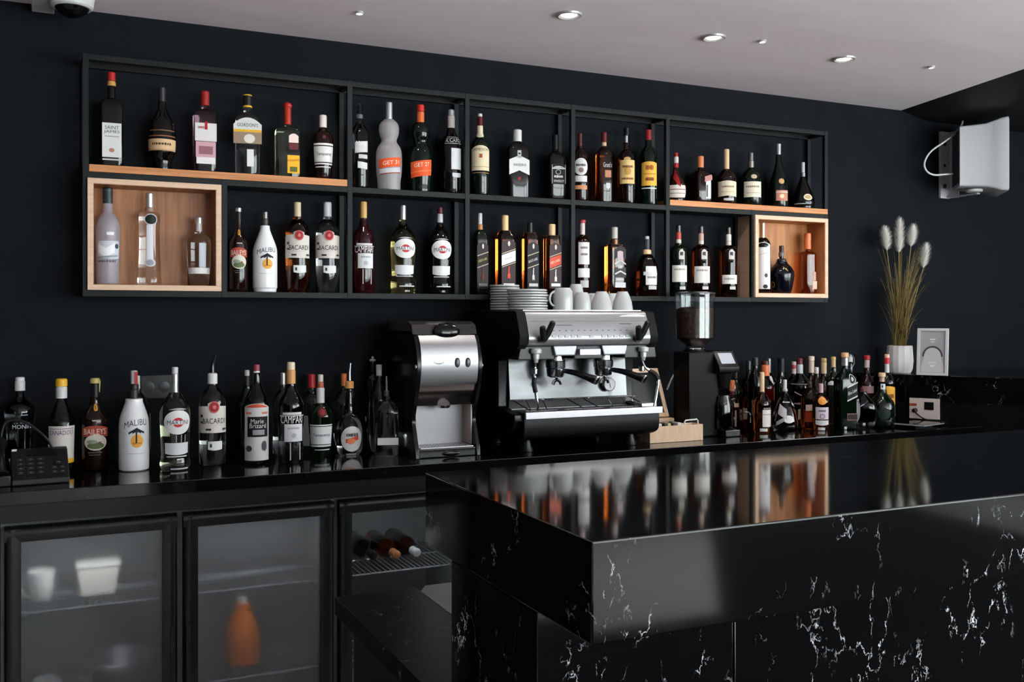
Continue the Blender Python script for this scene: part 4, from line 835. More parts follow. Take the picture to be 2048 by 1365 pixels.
Q.append(lambda: bottle('whisky_bottle', 'amber bottle with cream labels and a hanging paper tag', 1497, 746, 44, 'deepamber', [(746, 752, (190, 180, 170), 10), (752, 770, (40, 36, 36), 11)],
       [('r', (214, 200, 178), -1.1, 1.1, 816, 838), ('q', (222, 212, 196), -0.2, 0.9, 798, 803, 0.3), ('r', (220, 196, 160), 0.15, 0.5, 816, 848)], base=855, sh=806, nk=772, rn=0.3, style='slope', **G2))
Q.append(lambda: bottle('whisky_bottle', 'dark bottle with black and silver capsule behind the paper-tag bottle', 1501, 722, 34, 'dark', [(722, 740, (70, 76, 76), 12, 'm'), (740, 748, (24, 24, 26), 12)], [('r', (180, 170, 160), -0.5, 0.8, 800, 830)], base=845, sh=780, nk=752, rn=0.36, style='round', **G2))
Q.append(lambda: bottle('cognac_bottle', 'small amber bottle with long cream capsule and white label at the front of the crowd', 1525, 745, 34, 'amber', [(745, 784, (226, 196, 150), 9)],
       [('r', (220, 214, 208), 0.0, 1.25, 819, 853), ('r', (120, 110, 104), 0.05, 1.2, 828, 829), ('r', (130, 120, 110), 0.1, 1.15, 815, 818), ('r', (200, 200, 200), -0.3, 0.6, 856, 862)], base=864, sh=812, nk=788, rn=0.34, style='round', **G2))
Q.append(lambda: bottle('whisky_bottle', 'amber bottle with wide copper-orange stopper', 1527, 722, 36, 'amber', [(722, 730, (70, 36, 30), 15), (730, 752, (216, 116, 76), 16)], [('r', (160, 90, 60), -0.4, 0.6, 800, 830)], base=848, sh=778, nk=758, rn=0.4, style='round', **G2))
Q.append(lambda: bottle('whisky_bottle', 'dark bottle with white-dotted black cap behind the copper stopper', 1516, 715, 34, 'dark', [(715, 732, (40, 42, 44), 13), (715, 718, (200, 200, 200), 9)], [('r', (110, 100, 90), -0.5, 0.5, 800, 830)], base=838, sh=775, nk=740, rn=0.36, style='round', **G2))
Q.append(lambda: bottle('rum_bottle', 'clear ornate bottle with amber contents behind the copper-stoppered bottle', 1543, 717, 38, 'amber', [(717, 746, (130, 130, 134), 9, 'm')], [('r', (170, 100, 70), -0.6, 0.6, 775, 800), ('r', (196, 190, 186), 0.1, 0.5, 752, 766, 'neck_label')], base=842, sh=770, nk=750, rn=0.36, style='round', **G2))
Q.append(lambda: bottle('wine_bottle', 'tall black-green bottle with dark capsule behind the crystal decanter', 1568, 716, 34, 'green', [(716, 745, (20, 28, 30), 14)], [('r', (200, 200, 200), 0.0, 0.4, 742, 752)], base=842, sh=775, nk=750, rn=0.4, style='slope', **G2))
Q.append(lambda: bottle('cognac_bottle', 'crystal pear-shaped decanter with oval white label and white strip on its neck', 1570, 760, 52, 'smoke', [(760, 778, (206, 208, 210), 7), (778, 783, (180, 180, 184), 10)],
       [('o', (222, 222, 220), 0.25, 837, 0.42, 7.5), ('q', (190, 190, 194), -0.7, 0.1, 812, 832, -0.5), ('q', (170, 170, 176), -0.75, -0.1, 838, 846, 0.6), ('r', (180, 180, 186), -0.4, 0.6, 803, 805)],
       base=862, prof=[(862, 46), (854, 52), (840, 51), (822, 42), (806, 30), (794, 18), (784, 10), (765, 8)], **G2))
Q.append(lambda: bottle('whisky_bottle', 'bottle with red-white capsule beside the black-green bottle', 1583, 724, 32, 'smoke', [(724, 748, (200, 180, 176), 9), (730, 738, (170, 70, 70), 9.6)], [('r', (120, 130, 150), -0.5, 0.5, 790, 820)], base=842, sh=780, nk=752, rn=0.36, style='round', **G2))
Q.append(lambda: bottle('whisky_bottle', 'round dark flask with burgundy cap and silver neck', 1599, 717, 48, 'smoke', [(717, 729, (110, 40, 46), 11), (729, 747, (190, 194, 196), 12)], [('q', (180, 176, 180), -0.5, 0.5, 788, 790, -0.5), ('r', (140, 136, 140), -0.9, 0.9, 767, 768), ('x', (176, 170, 170), 0.1, 806, 1.2, 4), ('v', (216, 210, 206), -0.2, 0.9, 818, 838, -5)], base=855, prof=[(855, 40), (845, 44), (815, 48), (785, 48), (768, 46), (757, 28), (748, 15), (720, 11)], **G2))
Q.append(lambda: bottle('whisky_bottle', 'bottle with tall white capsule in the back row of the crowd', 1624, 713, 34, 'brown', [(713, 722, (222, 200, 184), 12), (722, 746, (216, 196, 182), 11)], [('r', (196, 190, 186), -0.4, 0.6, 790, 820)], base=842, sh=785, nk=752, rn=0.36, style='round', **G2))
Q.append(lambda: bottle('whisky_bottle', 'bottle with short white capsule between taller capsules', 1634, 735, 30, 'brown', [(735, 748, (220, 212, 204), 8)], [('r', (150, 60, 40), -0.6, 0.6, 815, 840)], base=848, sh=790, nk=756, rn=0.36, style='round', **G2))
Q.append(lambda: bottle('whisky_bottle', 'bottle with gold-ringed white capsule in the back row', 1645, 717, 34, 'brown', [(717, 724, (206, 170, 110), 11), (724, 748, (214, 190, 150), 11)], [('r', (196, 190, 186), -0.4, 0.6, 790, 815)], base=842, sh=785, nk=754, rn=0.36, style='round', **G2))
Q.append(lambda: bottle('whisky_bottle', 'squat bottle with gold ornament, lilac label and pink neck at the front of the crowd', 1642, 768, 34, 'amber', [(768, 786, (196, 160, 170), 9)],
       [('o', (226, 150, 70), 0.1, 801, 0.5, 8), ('r', (206, 196, 206), -0.7, 0.9, 814, 838), ('o', (120, 104, 120), 0.1, 832, 0.3, 5), ('o', (206, 196, 206), 0.1, 832, 0.2, 3.4), ('w', W, -0.7, 0.9, 840, 850, 2), ('r', (206, 206, 206), -0.4, 0.4, 854, 860), ('x', (90, 80, 100), 0.1, 821, 0.8, 4)], base=862, sh=806, nk=788, rn=0.36, style='round', **G2))
Q.append(lambda: bottle('whisky_bottle', 'amber flask with white ragged label beside the squat ornamented bottle', 1620, 764, 36, 'amber', [(764, 776, (60, 40, 36), 9)], [('q', (214, 210, 206), -0.5, 1.0, 808, 820, 0.1), ('r', (150, 60, 36), -0.6, 0.8, 823, 843)], base=858, sh=800, nk=778, rn=0.32, style='round', **G2))
Q.append(lambda: bottle('gin_bottle', 'bottle with cork-gold stopper and clear shoulders beside the big square green bottle', 1667, 714, 34, 'greenish', [(714, 720, (206, 172, 110), 10), (720, 735, (196, 170, 130), 9)], [('a', (206, 206, 206), -0.8, 0.3, 762, 770, 4)], base=846, sh=772, nk=740, rn=0.34, style='slope', **G2))
Q.append(lambda: bottle('whisky_bottle', 'big square dark green bottle with slanted script label and cork-gold cap', 1690, 706, 46, 'green', [(706, 715, (214, 170, 126), 15), (715, 732, (176, 178, 182), 13, 'm')],
       [('o', (190, 190, 192), 0.35, 758, 0.38, 10), ('o', (20, 26, 24), 0.35, 758, 0.32, 8.5), ('o', (190, 190, 192), 0.35, 758, 0.14, 4.5), ('q', (26, 26, 28), -0.25, 0.95, 772, 795, 0.45), ('q', (206, 206, 204), -0.25, 0.95, 768, 771, 0.45), ('q', (206, 206, 204), -0.25, 0.95, 795, 798, 0.45), ('t', 'Blue Label', W, 0.35, 783, 1.0, 7, 0.45), ('r', (120, 92, 80), -0.25, 0.95, 826, 840), ('r', (50, 36, 32), -0.2, 0.9, 828, 838), ('r', (200, 204, 204), -0.6, -0.3, 852, 858)],
       base=862, sh=760, nk=736, rn=0.36, sq=6, dr=0.95, style='slope', **G2))
Q.append(lambda: bottle('liqueur_bottle', 'clear swing-top bottle rising behind the big square green bottle', 1703, 722, 34, 'clear', [(714, 724, (196, 198, 200), 11), (710, 715, (150, 150, 154), 7)], [('r', (120, 120, 120), -0.5, 0.5, 800, 820)], base=842, sh=770, nk=738, rn=0.4, style='slope',
       extra=lambda root, zf, R, rad, zc: MB().tube(spline([(0.0, -0.016, zf(738)), (0.017, -0.012, zf(728)), (0.015, -0.006, zf(714)), (0.0, 0, zf(709))], 6), 0.0016, 6).build('wire_clasp', mat((190, 190, 194), 0.25, 0.9), root), **G2))
Q.append(lambda: bottle('whisky_bottle', 'dark bottle with red cap and pale neck in the back row', 1735, 711, 36, 'brown', [(711, 720, (176, 40, 56), 13), (720, 736, (206, 180, 180), 10)], [('r', (150, 120, 120), -0.6, 0.8, 772, 786)], base=842, sh=775, nk=750, rn=0.36, style='round', **G2))
Q.append(lambda: bottle('whisky_bottle', 'round dark flask with lilac-grey oval label at the front corner of the crowd', 1731, 776, 50, 'smoke', [(776, 784, (110, 70, 70), 12)], [('o', (176, 166, 176), -0.72, 822, 0.42, 24), ('o', (120, 110, 120), -0.72, 822, 0.36, 21), ('o', (180, 170, 180), -0.72, 822, 0.32, 19), ('q', (200, 204, 208), -0.3, 0.4, 806, 808, 0.6), ('r', (220, 220, 222), -0.1, 0.1, 845, 853)], base=862, prof=[(862, 42), (850, 48), (825, 50), (808, 44), (798, 28), (790, 14), (778, 12)], sq=2.6, dr=0.7, **G2))
Q.append(lambda: bottle('rum_bottle', 'round black bottle with cork cap and white neck wrap', 1756, 746, 50, 'green', [(746, 754, (214, 186, 150), 14), (754, 764, (190, 160, 140), 10)], [('o', (30, 44, 36), 0.1, 826, 0.5, 12), ('r', (206, 214, 222), -0.4, 0.9, 768, 779, 'neck_label'), ('r', BKC, -0.1, 0.2, 771, 775, 'neck_label')], base=858, prof=[(858, 42), (848, 48), (825, 51), (805, 45), (795, 30), (786, 18), (768, 14), (750, 12)], **G2))
Q.append(lambda: bottle('whisky_bottle', 'dark bottle with red-white cap and bright yellow label, closest to the plant pot', 1774, 709, 34, 'dark', [(709, 716, (226, 190, 160), 10), (716, 728, (196, 46, 60), 11), (728, 746, (210, 210, 212), 9)], [('a', (234, 172, 66), -1.0, 1.15, 772, 796, 3), ('w', (234, 172, 66), -0.2, 1.15, 795, 812, 2), ('x', (120, 60, 24), 0.4, 792, 0.9, 9), ('r', CRM, 0.3, 0.9, 810, 818)], base=846, sh=768, nk=748, rn=0.32, style='round', **G2))

ORDER = sorted(range(len(Q)), key=lambda i: -BASES[i])
POSN = [(1464.2, 3.4003), (1470.2, 3.4474), (1506.0, 3.3715), (1497.4, 3.4472), (1524.2, 3.2313), (1530.9, 3.3915), (1510.5, 3.3004), (1537.5, 3.4408), (1562.5, 3.4465), (1570.0, 3.2879), (1587.8, 3.4433), (1599.8, 3.3631), (1622.8, 3.446), (1633.2, 3.383), (1647.5, 3.4457), (1642.0, 3.1959), (1619.8, 3.2725), (1666.7, 3.3733), (1690.0, 3.1807), (1700.2, 3.4451), (1733.9, 3.4074), (1727.2, 3.189), (1764.0, 3.19), (1774.0, 3.3192)]
for i in ORDER: NEXT.append(POSN[i]); Q[i]()
CT = 0.9004   # worktop height
# ================= espresso machine =================
em = thing('espresso_machine', 'black and chrome two-group espresso machine with cups on top', 'coffee machine', (0, 0, 0))
EX0, EX1 = 1.472, 1.965
prof_side = [(3.465, 0.96), (3.465, 1.395), (3.44, 1.403), (3.05, 1.403), (3.035, 1.398), (3.02, 1.36), (3.005, 1.315), (3.01, 1.285), (3.04, 1.262), (3.06, 1.243), (3.12, 1.235), (3.18, 1.225), (3.185, 1.06), (3.10, 1.045), (3.045, 1.04), (3.045, 1.02), (3.07, 0.985), (3.12, 0.96)]
for x0, x1 in ((1.437, EX0 - 0.001), (EX1 + 0.001, EX1 + 0.036)):
    MB().prism(prof_side, 'x', x0, x1).build('side_panel', mat((11, 11, 12), 0.3, 0, 0.45), em, bevel=0.003)
sweep = lambda pts: [(p.x, p.y) for p in spline([(a, b, 0) for a, b in pts], 5)]
up = sweep([(3.05, 1.402), (3.036, 1.394), (3.020, 1.36), (3.008, 1.325), (3.004, 1.305), (3.010, 1.288), (3.020, 1.280)])
M_BRUSH = textured((156, 157, 159), (166, 167, 169), 12, 0.36, (1, 1, 60), 3, 0, 0.5, metal=0.85)
fp = MB().prism(up + [(3.14, 1.280), (3.14, 1.402)], 'x', EX0, EX1).build('front_panel', M_BRUSH, em, smooth=40)
MB().box(EX0, EX1, 3.141, 3.465, 1.24, 1.402).build('boiler_cover', BLACKP, em)
MB().box(EX0 + 0.004, EX1 - 0.004, 3.06, 3.455, 1.4025, 1.4065).build('cup_tray', STEEL, em, bevel=0.001)
# buttons with thin captions
bt = MB(); yz = lambda t: up[min(int(t * (len(up) - 1)), len(up) - 1)]
def on_front(z):
    for (a, b), (c, d) in zip(up, up[1:]):
        if d <= z <= b: return a + (c - a) * (b - z) / max(b - d, 1e-9)
    return 3.0
for k in range(13):
    x = EX0 + 0.098 + k * 0.0248; z = 1.312
    if k in (5, 7): continue
    bt.box(x - 0.008, x + 0.008, on_front(z) - 0.0022, on_front(z) + 0.002, z - 0.005, z + 0.005)
bt.build('button', mat((120, 120, 124), 0.35, 0.5), fp)
cp = MB()
for k in range(13):
    x = EX0 + 0.098 + k * 0.0248; cp.box(x - 0.003, x + 0.003, on_front(1.333) - 0.0008, on_front(1.333) + 0.002, 1.332, 1.335)
cp.box(EX0 + 0.11, EX0 + 0.175, on_front(1.352) - 0.0008, on_front(1.352) + 0.002, 1.351, 1.3535).box(EX0 + 0.37, EX0 + 0.42, on_front(1.356) - 0.0008, on_front(1.356) + 0.002, 1.355, 1.358)
cp.box(EX0 + 0.012, EX1 - 0.012, on_front(1.366) - 0.0006, on_front(1.366) + 0.002, 1.3655, 1.3665).box(EX0 + 0.012, EX1 - 0.012, on_front(1.300) - 0.0006, on_front(1.30) + 0.002, 1.2995, 1.3005)
cp.build('caption_print', mat((90, 90, 94), 0.5), fp)
bd = MB(); M_ = Matrix.Translation((EX1 - 0.075, on_front(1.383) - 0.0005, 1.383)); bd.prism([(-0.065, -0.008), (0.06, -0.008), (0.07, 0.004), (0.03, 0.009), (-0.03, 0.004)], 'y', 0, 0.004, 0, M_)
bd.build('badge', mat((120, 118, 120), 0.3, 0.6), fp)
# steam lever handles (V shaped)
for x in (EX0 + 0.046, EX1 - 0.062):
    h = MB()
    for dx in (-0.014, 0.026): h.tube([(x, 2.985, 1.297), (x, 2.984, 1.302), (x + dx * 0.5, 2.975, 1.326), (x + dx, 2.965, 1.346 + (0.016 if dx > 0 else 0)), (x + dx * 1.1, 2.9645, 1.350 + (0.016 if dx > 0 else 0))], [0.008, 0.0115, 0.0115, 0.0105, 0.006], 12)
    h.tube([(x, 3.02, 1.306), (x, 2.985, 1.302)], 0.013, 12)
    h.build('steam_lever', mat((14, 14, 15), 0.4), em)
for x0, x1, y in ((EX0 - 0.035, EX0 - 0.001, 3.034), (EX1 + 0.001, EX1 + 0.022, 3.034)): MB().tube([(x0, y - 0.004, 1.362), (x1, y - 0.004, 1.362)], 0.0045, 8).build('side_pin', CHROME, em)
# lower edge of the hood: black wings and chrome mouths over the groups
for x0, x1 in ((EX0 - 0.03, EX0 + 0.105), (EX0 + 0.19, EX0 + 0.30), (EX1 - 0.095, EX1 + 0.035)):
    hz = MB().prism([(x0, 1.232), (x1 + 0.008, 1.232), (x1, 1.279), (x0 + 0.012, 1.279)], 'y', 3.03, 3.178)
    hz.build('hood_wing', mat((30, 31, 33), 0.3), em, bevel=0.003)
for x0, x1 in ((EX0 + 0.105, EX0 + 0.19), (EX0 + 0.30, EX1 - 0.095)):
    MB().prism([(x0 - 0.004, 1.2795), (x1 + 0.004, 1.2795), (x1 - 0.004, 1.245), (x0 + 0.004, 1.245)], 'y', 3.015, 3.17).build('group_cover', mat((150, 150, 153), 0.45, 0.85), em, bevel=0.004)
MB().box(EX0 + 0.20, EX0 + 0.285, 3.005, 3.10, 1.245, 1.268).build('display_hood', mat((176, 176, 180), 0.45, 0.8), em, bevel=0.003)
# polished splash back
bp = MB().prism([(3.163, 1.084), (3.178, 1.236), (3.19, 1.236), (3.19, 1.084)], 'x', EX0 + 0.002, EX1 - 0.002).build('splash_back', textured((66, 67, 68), (92, 93, 94), 3, 0.2, (1, 1, 3), 3, 0.25, 0.5, metal=1.0), em)
MB().box(EX0 + 0.002, EX1 - 0.002, 3.172, 3.19, 1.047, 1.0835).build('dark_opening', BLACKP, em)  # opening's shade given as a flat black box under the splash back
g = Matrix.Translation((EX0 + 0.405, 3.160, 1.128)) @ Matrix.Rotation(radians(90), 4, 'X')
ga = MB().lathe([(0, 0.024), (0.012, 0.026), (0.016, 0.025), (0.016, 0.022)], seg=32, M=g).build('pressure_gauge', CHROME, em)
MB().lathe([(0.0162, 0.022), (0.017, 0.021)], seg=28, M=g).build('dial_face', mat((222, 222, 222), 0.4), ga)
MB().box(-0.0012, 0.0012, -0.012, 0.006, 0.0172, 0.018, 0, g @ Matrix.Rotation(0.2, 4, 'Z')).build('needle', BKC and mat(BKC, 0.4), ga)
# groups and portafilters
for gx in (EX0 + 0.148, EX0 + 0.345):
    gh = MB().lathe([(1.196, 0.030), (1.2, 0.036), (1.222, 0.037), (1.226, 0.033), (1.246, 0.031)], gx, 3.09, seg=32).build('group_head', CHROME, em)
    pf = MB().lathe([(1.165, 0.022), (1.17, 0.031), (1.194, 0.034), (1.196, 0.034)], gx, 3.09, seg=28)
    pf.tube([(gx, 3.085, 1.168), (gx, 3.08, 1.158), (gx - 0.012, 3.08, 1.15), (gx - 0.016, 3.08, 1.14)], 0.006, 8).tube([(gx, 3.08, 1.158), (gx + 0.012, 3.08, 1.15), (gx + 0.016, 3.08, 1.14)], 0.006, 8)
    po = pf.build('portafilter', CHROME, em)
    MB().tube(spline([(gx + 0.026, 3.07, 1.188), (gx + 0.05, 3.03, 1.182), (gx + 0.075, 2.985, 1.168), (gx + 0.093, 2.955, 1.158)], 4), [0.008, 0.009, 0.0095, 0.010, 0.0105, 0.011, 0.012, 0.0125, 0.013, 0.0145, 0.0155, 0.016, 0.014], 12).build('handle', mat((13, 13, 14), 0.3), po)
    MB().tube([(gx + 0.0905, 2.9565, 1.1607), (gx + 0.0935, 2.953, 1.158)], 0.0166, 14).build('handle_ring', CHROME, po)
# steam wands with white knobs
for wx, lean in ((EX0 + 0.035, 1), (EX1 - 0.02, -1)):
    MB().lathe([(1.222, 0.006), (1.232, 0.008), (1.236, 0.011), (1.252, 0.012), (1.256, 0.019), (1.268, 0.02), (1.272, 0.015)], wx, 3.02, seg=20).build('valve_knob', mat((214, 214, 214), 0.25, 0.4), em)
    MB().lathe([(-0.011, 0.006), (-0.008, 0.011), (0.008, 0.011), (0.011, 0.006)], wx, 3.03, 1.192, 16).build('wand_joint', CHROME, em)
    if lean > 0:
        w_ = MB().tube(spline([(wx, 3.03, 1.225), (wx, 3.03, 1.195), (wx - 0.006, 3.02, 1.17), (wx - 0.002, 3.02, 1.12), (wx + 0.006, 3.02, 1.07), (wx + 0.010, 3.03, 1.043)], 6), 0.005, 10).build('steam_wand', CHROME, em)
        MB().tube(spline([(wx - 0.006, 3.02, 1.172), (wx - 0.008, 3.02, 1.15), (wx - 0.002, 3.02, 1.12)], 5), 0.0085, 10).build('rubber_grip', mat((18, 18, 19), 0.45), w_)
    else:
        w_ = MB().tube(spline([(wx, 3.03, 1.225), (wx + 0.01, 3.02, 1.195), (wx + 0.04, 3.01, 1.175), (wx + 0.052, 3.0, 1.15), (wx + 0.045, 3.0, 1.10), (wx + 0.035, 3.0, 1.055)], 6), 0.0055, 10).build('steam_wand', CHROME, em)
        MB().tube(spline([(wx + 0.022, 3.017, 1.184), (wx + 0.042, 3.008, 1.172), (wx + 0.052, 3.0, 1.15)], 5), 0.0095, 10).build('rubber_grip', mat((18, 18, 19), 0.45), w_)
# drip tray with wire rack
tr = MB().box(EX0 - 0.004, EX1 + 0.065, 3.035, 3.178, 1.030, 1.046).build('drip_tray', mat((40, 41, 43), 0.35, 0.3), em, bevel=0.002)
MB().box(EX0 - 0.003, EX1 + 0.066, 3.022, 3.034, 1.026, 1.050).build('tray_lip', SATIN, tr, bevel=0.0015)
gr = MB()
for k in range(40): xx = EX0 + 0.01 + (EX1 - EX0 + 0.03) * k / 39; gr.box(xx - 0.003, xx + 0.003, 3.04, 3.17, 1.0462, 1.0485)
gr.box(EX0, EX1 + 0.05, 3.037, 3.041, 1.0462, 1.049).box(EX0, EX1 + 0.05, 3.168, 3.172, 1.0462, 1.049)
gr.build('tray_grate', STEEL, tr)
wr = MB(); wy0, wy1, zt_, zb_ = 3.140, 3.06, 1.082, 1.051
wr.tube([(EX0 + 0.005, wy0, zt_), (EX1 + 0.02, wy0, zt_)], 0.0022, 6).tube([(EX0 + 0.015, wy1, zb_), (EX1 + 0.03, wy1, zb_)], 0.0018, 6)
for k, x in enumerate((0.005, 0.055, 0.12, 0.22, 0.285, 0.39, 0.45, 0.485)):
    d_ = 0.03 if k in (0, 3, 4, 7) else -0.02
    wr.tube([(EX0 + x, wy0, zt_), (EX0 + x + d_, wy1, zb_)], 0.0018, 6)
wr.build('cup_rack', CHROME, em)
MB().box(EX1 - 0.01, EX1 + 0.055, 3.045, 3.10, 1.0492, 1.062).build('cup_rest', SATIN, em, bevel=0.002)
lb = sweep([(3.036, 1.0295), (3.034, 0.99), (3.045, 0.962), (3.09, 0.945), (3.16, 0.938)])
MB().prism(lb + [(3.46, 0.938), (3.46, 1.0295)], 'x', EX0 - 0.004, EX1 + 0.06).build('lower_body', mat((15, 16, 18), 0.42, 0, 0.3), em, smooth=40, bevel=0.004)
for x in (EX0 + 0.05, EX1 - 0.01):
    for y in (3.13, 3.40): MB().lathe([(CT, 0.026), (CT + 0.006, 0.027), (CT + 0.03, 0.018), (0.945, 0.017)], x, y, seg=20).build('foot', mat((26, 28, 29), 0.3, 0.3), em)
# ---------- cups and saucers on top ----------
TZ = 1.4068
def saucer(name, label, x, y, z, r, group):
    t = thing(name, label, 'saucer', (x, y, z), 0, group)
    MB().lathe([(0, r * 0.5), (0.0004, r * 0.6), (0.0009, r * 0.92), (0.0018, r * 0.99), (0.0045, r), (0.0078, r * 0.995), (0.0083, r * 0.97), (0.006, r * 0.72), (0.0032, r * 0.45)], seg=40).build('saucer_body', CERAMIC, t, smooth=60)
    return t
ords = ('bottom', 'second', 'third', 'fourth', 'fifth', 'sixth', 'seventh', 'eighth', 'ninth')
X_, Y_ = at(1010, 0, 3.33).x, 3.33; s0_ = saucer('espresso_saucer', 'small white saucer at the bottom of the rear stack on the espresso machine', X_, Y_, TZ, 0.056, 'small saucers stacked on the machine')
for k in range(1, 10): copy_tree(s0_, (X_ + random.uniform(-.002, .002), Y_, TZ + k * 0.0096), 0, 'small white saucer, %s from the bottom of the rear saucer stack' % ('topmost, tenth' if k == 9 else ords[k]))
X_, Y_ = at(1058, 0, 3.155).x, 3.165; s0_ = saucer('saucer', 'wide white saucer at the bottom of the front stack on the espresso machine', X_, Y_, TZ, 0.073, 'wide saucers stacked on the machine')
for k in range(1, 8): copy_tree(s0_, (X_ + random.uniform(-.003, .003), Y_ + random.uniform(-.002, .002), TZ + k * 0.0094), 0, 'wide white saucer, %s from the bottom of the front saucer stack' % ('topmost, eighth' if k == 7 else ords[k]))
def cup(px, Y, wpx, hpx, rz, label, dz=0, handle=True, tp=0.62):
    zc = zc_y(px, Y); r = wpx / 2 * zc / F
    t = mug('coffee_cup', label, (at(px, 0, Y).x, Y, TZ + dz), r, hpx * zc / F, rz, CERAMIC, handle, True, 'white cups on the espresso machine', tp); return t
cup(1126, 3.11, 40, 44, pi, 'tall white mug with big handle, next to the wide saucer stack', tp=0.95)
cup(1164, 3.12, 36, 35, 0, 'upturned white cup between the mug and the handled cup', handle=False, tp=0.8)
cup(1203, 3.12, 44, 37, 2.6, 'upturned white cup with handle toward the mug', tp=0.62)
cup(1245, 3.12, 42, 37, 0.8, 'upturned white cup at the far end of the front row', handle=False, tp=0.62)
cup(1152, 3.195, 36, 52, -0.6, 'round-topped white cup rising behind the tall mug', handle=False, tp=0.75)
cup(1185, 3.27, 38, 34, 0.2, 'upturned white cup in the rear row behind the gap', tp=0.66)
cup(1224, 3.27, 38, 34, 0.2, 'upturned white cup in the rear row behind the last two front cups', tp=0.66)

# ================= drinks dispenser (left of the espresso machine) =================
dp = thing('drinks_dispenser', 'black counter-top dispenser with curved silver front and two oval buttons', 'dispenser', (0, 0, 0))
DX0, DX1, DYF = 1.112, 1.322, 3.115
cheek = sweep([(DYF + 0.0, 0.90 + 0.034), (DYF + 0.02, 0.985), (DYF + 0.035, 1.03), (DYF + 0.012, 1.09), (DYF - 0.012, 1.15), (DYF - 0.022, 1.21), (DYF - 0.012, 1.265), (DYF + 0.012, 1.315)]) 
ck = [(3.43, CT + 0.0005), (DYF - 0.006, CT + 0.0005)] + cheek + [(DYF + 0.05, 1.335), (3.43, 1.335)]
for x0, x1 in ((DX0 - 0.014, DX0), (DX1, DX1 + 0.014)): MB().prism(ck, 'x', x0, x1).build('side_panel', mat((9, 9, 10), 0.22), dp, bevel=0.002)
MB().box(DX0 + 0.001, DX1 - 0.001, 3.25, 3.43, CT + 0.03, 1.334).build('rear_body', BLACKP, dp)
hd = MB().prism([(DYF + 0.025, 1.322), (DYF + 0.04, 1.355), (DYF + 0.075, 1.366), (3.43, 1.366), (3.43, 1.336), (DYF + 0.03, 1.318)], 'x', DX0 - 0.014, DX1 + 0.014).build('lid', textured((44, 42, 42), (70, 66, 64), 4, 0.15), dp, bevel=0.004)
kx = (DX0 + DX1) / 2 + 0.002
kn = MB().lathe([(-0.5, 0.2), (-0.42, 0.62), (-0.2, 0.92), (0, 1), (0.2, 0.92), (0.42, 0.62), (0.5, 0.2)], seg=28, M=Matrix.Translation((kx, DYF + 0.02, 1.332)) @ Matrix.Rotation(radians(80), 4, 'X') @ Matrix.Diagonal((0.05, 0.03, 0.03, 1))).build('lid_knob', mat((12, 12, 13), 0.12), dp)
scr = sweep([(DYF + 0.012, 1.318), (DYF - 0.010, 1.285), (DYF - 0.020, 1.24), (DYF - 0.020, 1.205), (DYF - 0.012, 1.165), (DYF + 0.0, 1.148)])
fpn = MB().prism(scr + [(DYF + 0.06, 1.148), (DYF + 0.06, 1.318)], 'x', DX0 + 0.0012, DX1 - 0.0012).build('front_panel', mat((160, 161, 163), 0.38, 0.85), dp, smooth=40)
scl = sweep([(DYF + 0.002, 1.1475), (DYF + 0.012, 1.125), (DYF + 0.03, 1.10), (DYF + 0.045, 1.075)])
MB().prism(scl + [(DYF + 0.09, 1.075), (DYF + 0.09, 1.1475)], 'x', DX0 + 0.0012, DX1 - 0.0012).build('lower_panel', mat((170, 164, 160), 0.2, 1.0), dp, smooth=40)
for bx in (0.131, 0.170):
    yb_ = DYF - 0.0212
    b_ = MB().lathe([(0, 1.0), (0.003, 1.0), (0.0045, 0.86), (0.0035, 0.78)], seg=28, M=Matrix.Translation((DX0 + bx, yb_, 1.225)) @ Matrix.Rotation(radians(90), 4, 'X') @ Matrix.Diagonal((0.0088, 0.0165, 1, 1))).build('button', mat((34, 34, 36), 0.4, 0.3), fpn)
    MB().lathe([(0.0036, 0.8), (0.005, 0.6), (0.0055, 0.2)], seg=24, M=Matrix.Translation((DX0 + bx, yb_, 1.225)) @ Matrix.Rotation(radians(90), 4, 'X') @ Matrix.Diagonal((0.0088, 0.0165, 1, 1))).build('button_top', mat((96, 96, 100), 0.4, 0.6), b_)
sm_ = MB().tube([(DX0 + 0.045 + 0.038 * k / 10, DYF - 0.0215, 1.228 - 0.006 * sin(pi * k / 10)) for k in range(11)], [0.0006 + 0.0012 * sin(pi * k / 10) for k in range(11)], 6).build('logo', mat((110, 110, 114), 0.4), fpn)
for x0, x1 in ((DX0 - 0.018, DX0 - 0.0005), (DX1 + 0.0005, DX1 + 0.018)): MB().tube([(x0, DYF - 0.012, 1.213), (x1, DYF - 0.012, 1.213)], 0.0065, 12).build('pivot_pin', SATIN, dp)
# niche
MB().box(DX0 + 0.001, DX1 - 0.001, 3.225, 3.249, CT + 0.03, 1.075).build('niche_back', mat((176, 176, 178), 0.45, 0.35), dp)
for x0, x1 in ((DX1 - 0.006, DX1 - 0.001), (DX0 + 0.001, DX0 + 0.006)): MB().box(x0, x1, DYF + 0.035, 3.224, CT + 0.035, 1.074).build('niche_side', mat((186, 168, 160), 0.3, 0.7), dp)
MB().lathe([(1.066, 0.02), (1.075, 0.024)], kx, 3.16, seg=20).build('spout', CHROME, dp)
MB().box(DX0 + 0.001, DX1 - 0.001, DYF + 0.002, 3.249, CT + 0.0005, CT + 0.030).build('base', mat((30, 31, 33), 0.2), dp, bevel=0.003)
ty = MB().box(DX0 + 0.008, DX1 - 0.008, DYF + 0.006, 3.222, CT + 0.0305, CT + 0.034).build('drip_tray', SATIN, dp, bevel=0.001)
ho = MB()
for i in range(14):
    for j in range(4): ho.lathe([(CT + 0.0341, 0.0035), (CT + 0.0345, 0.0035)], DX0 + 0.03 + i * 0.0115, DYF + 0.025 + j * 0.022, 0, 8)
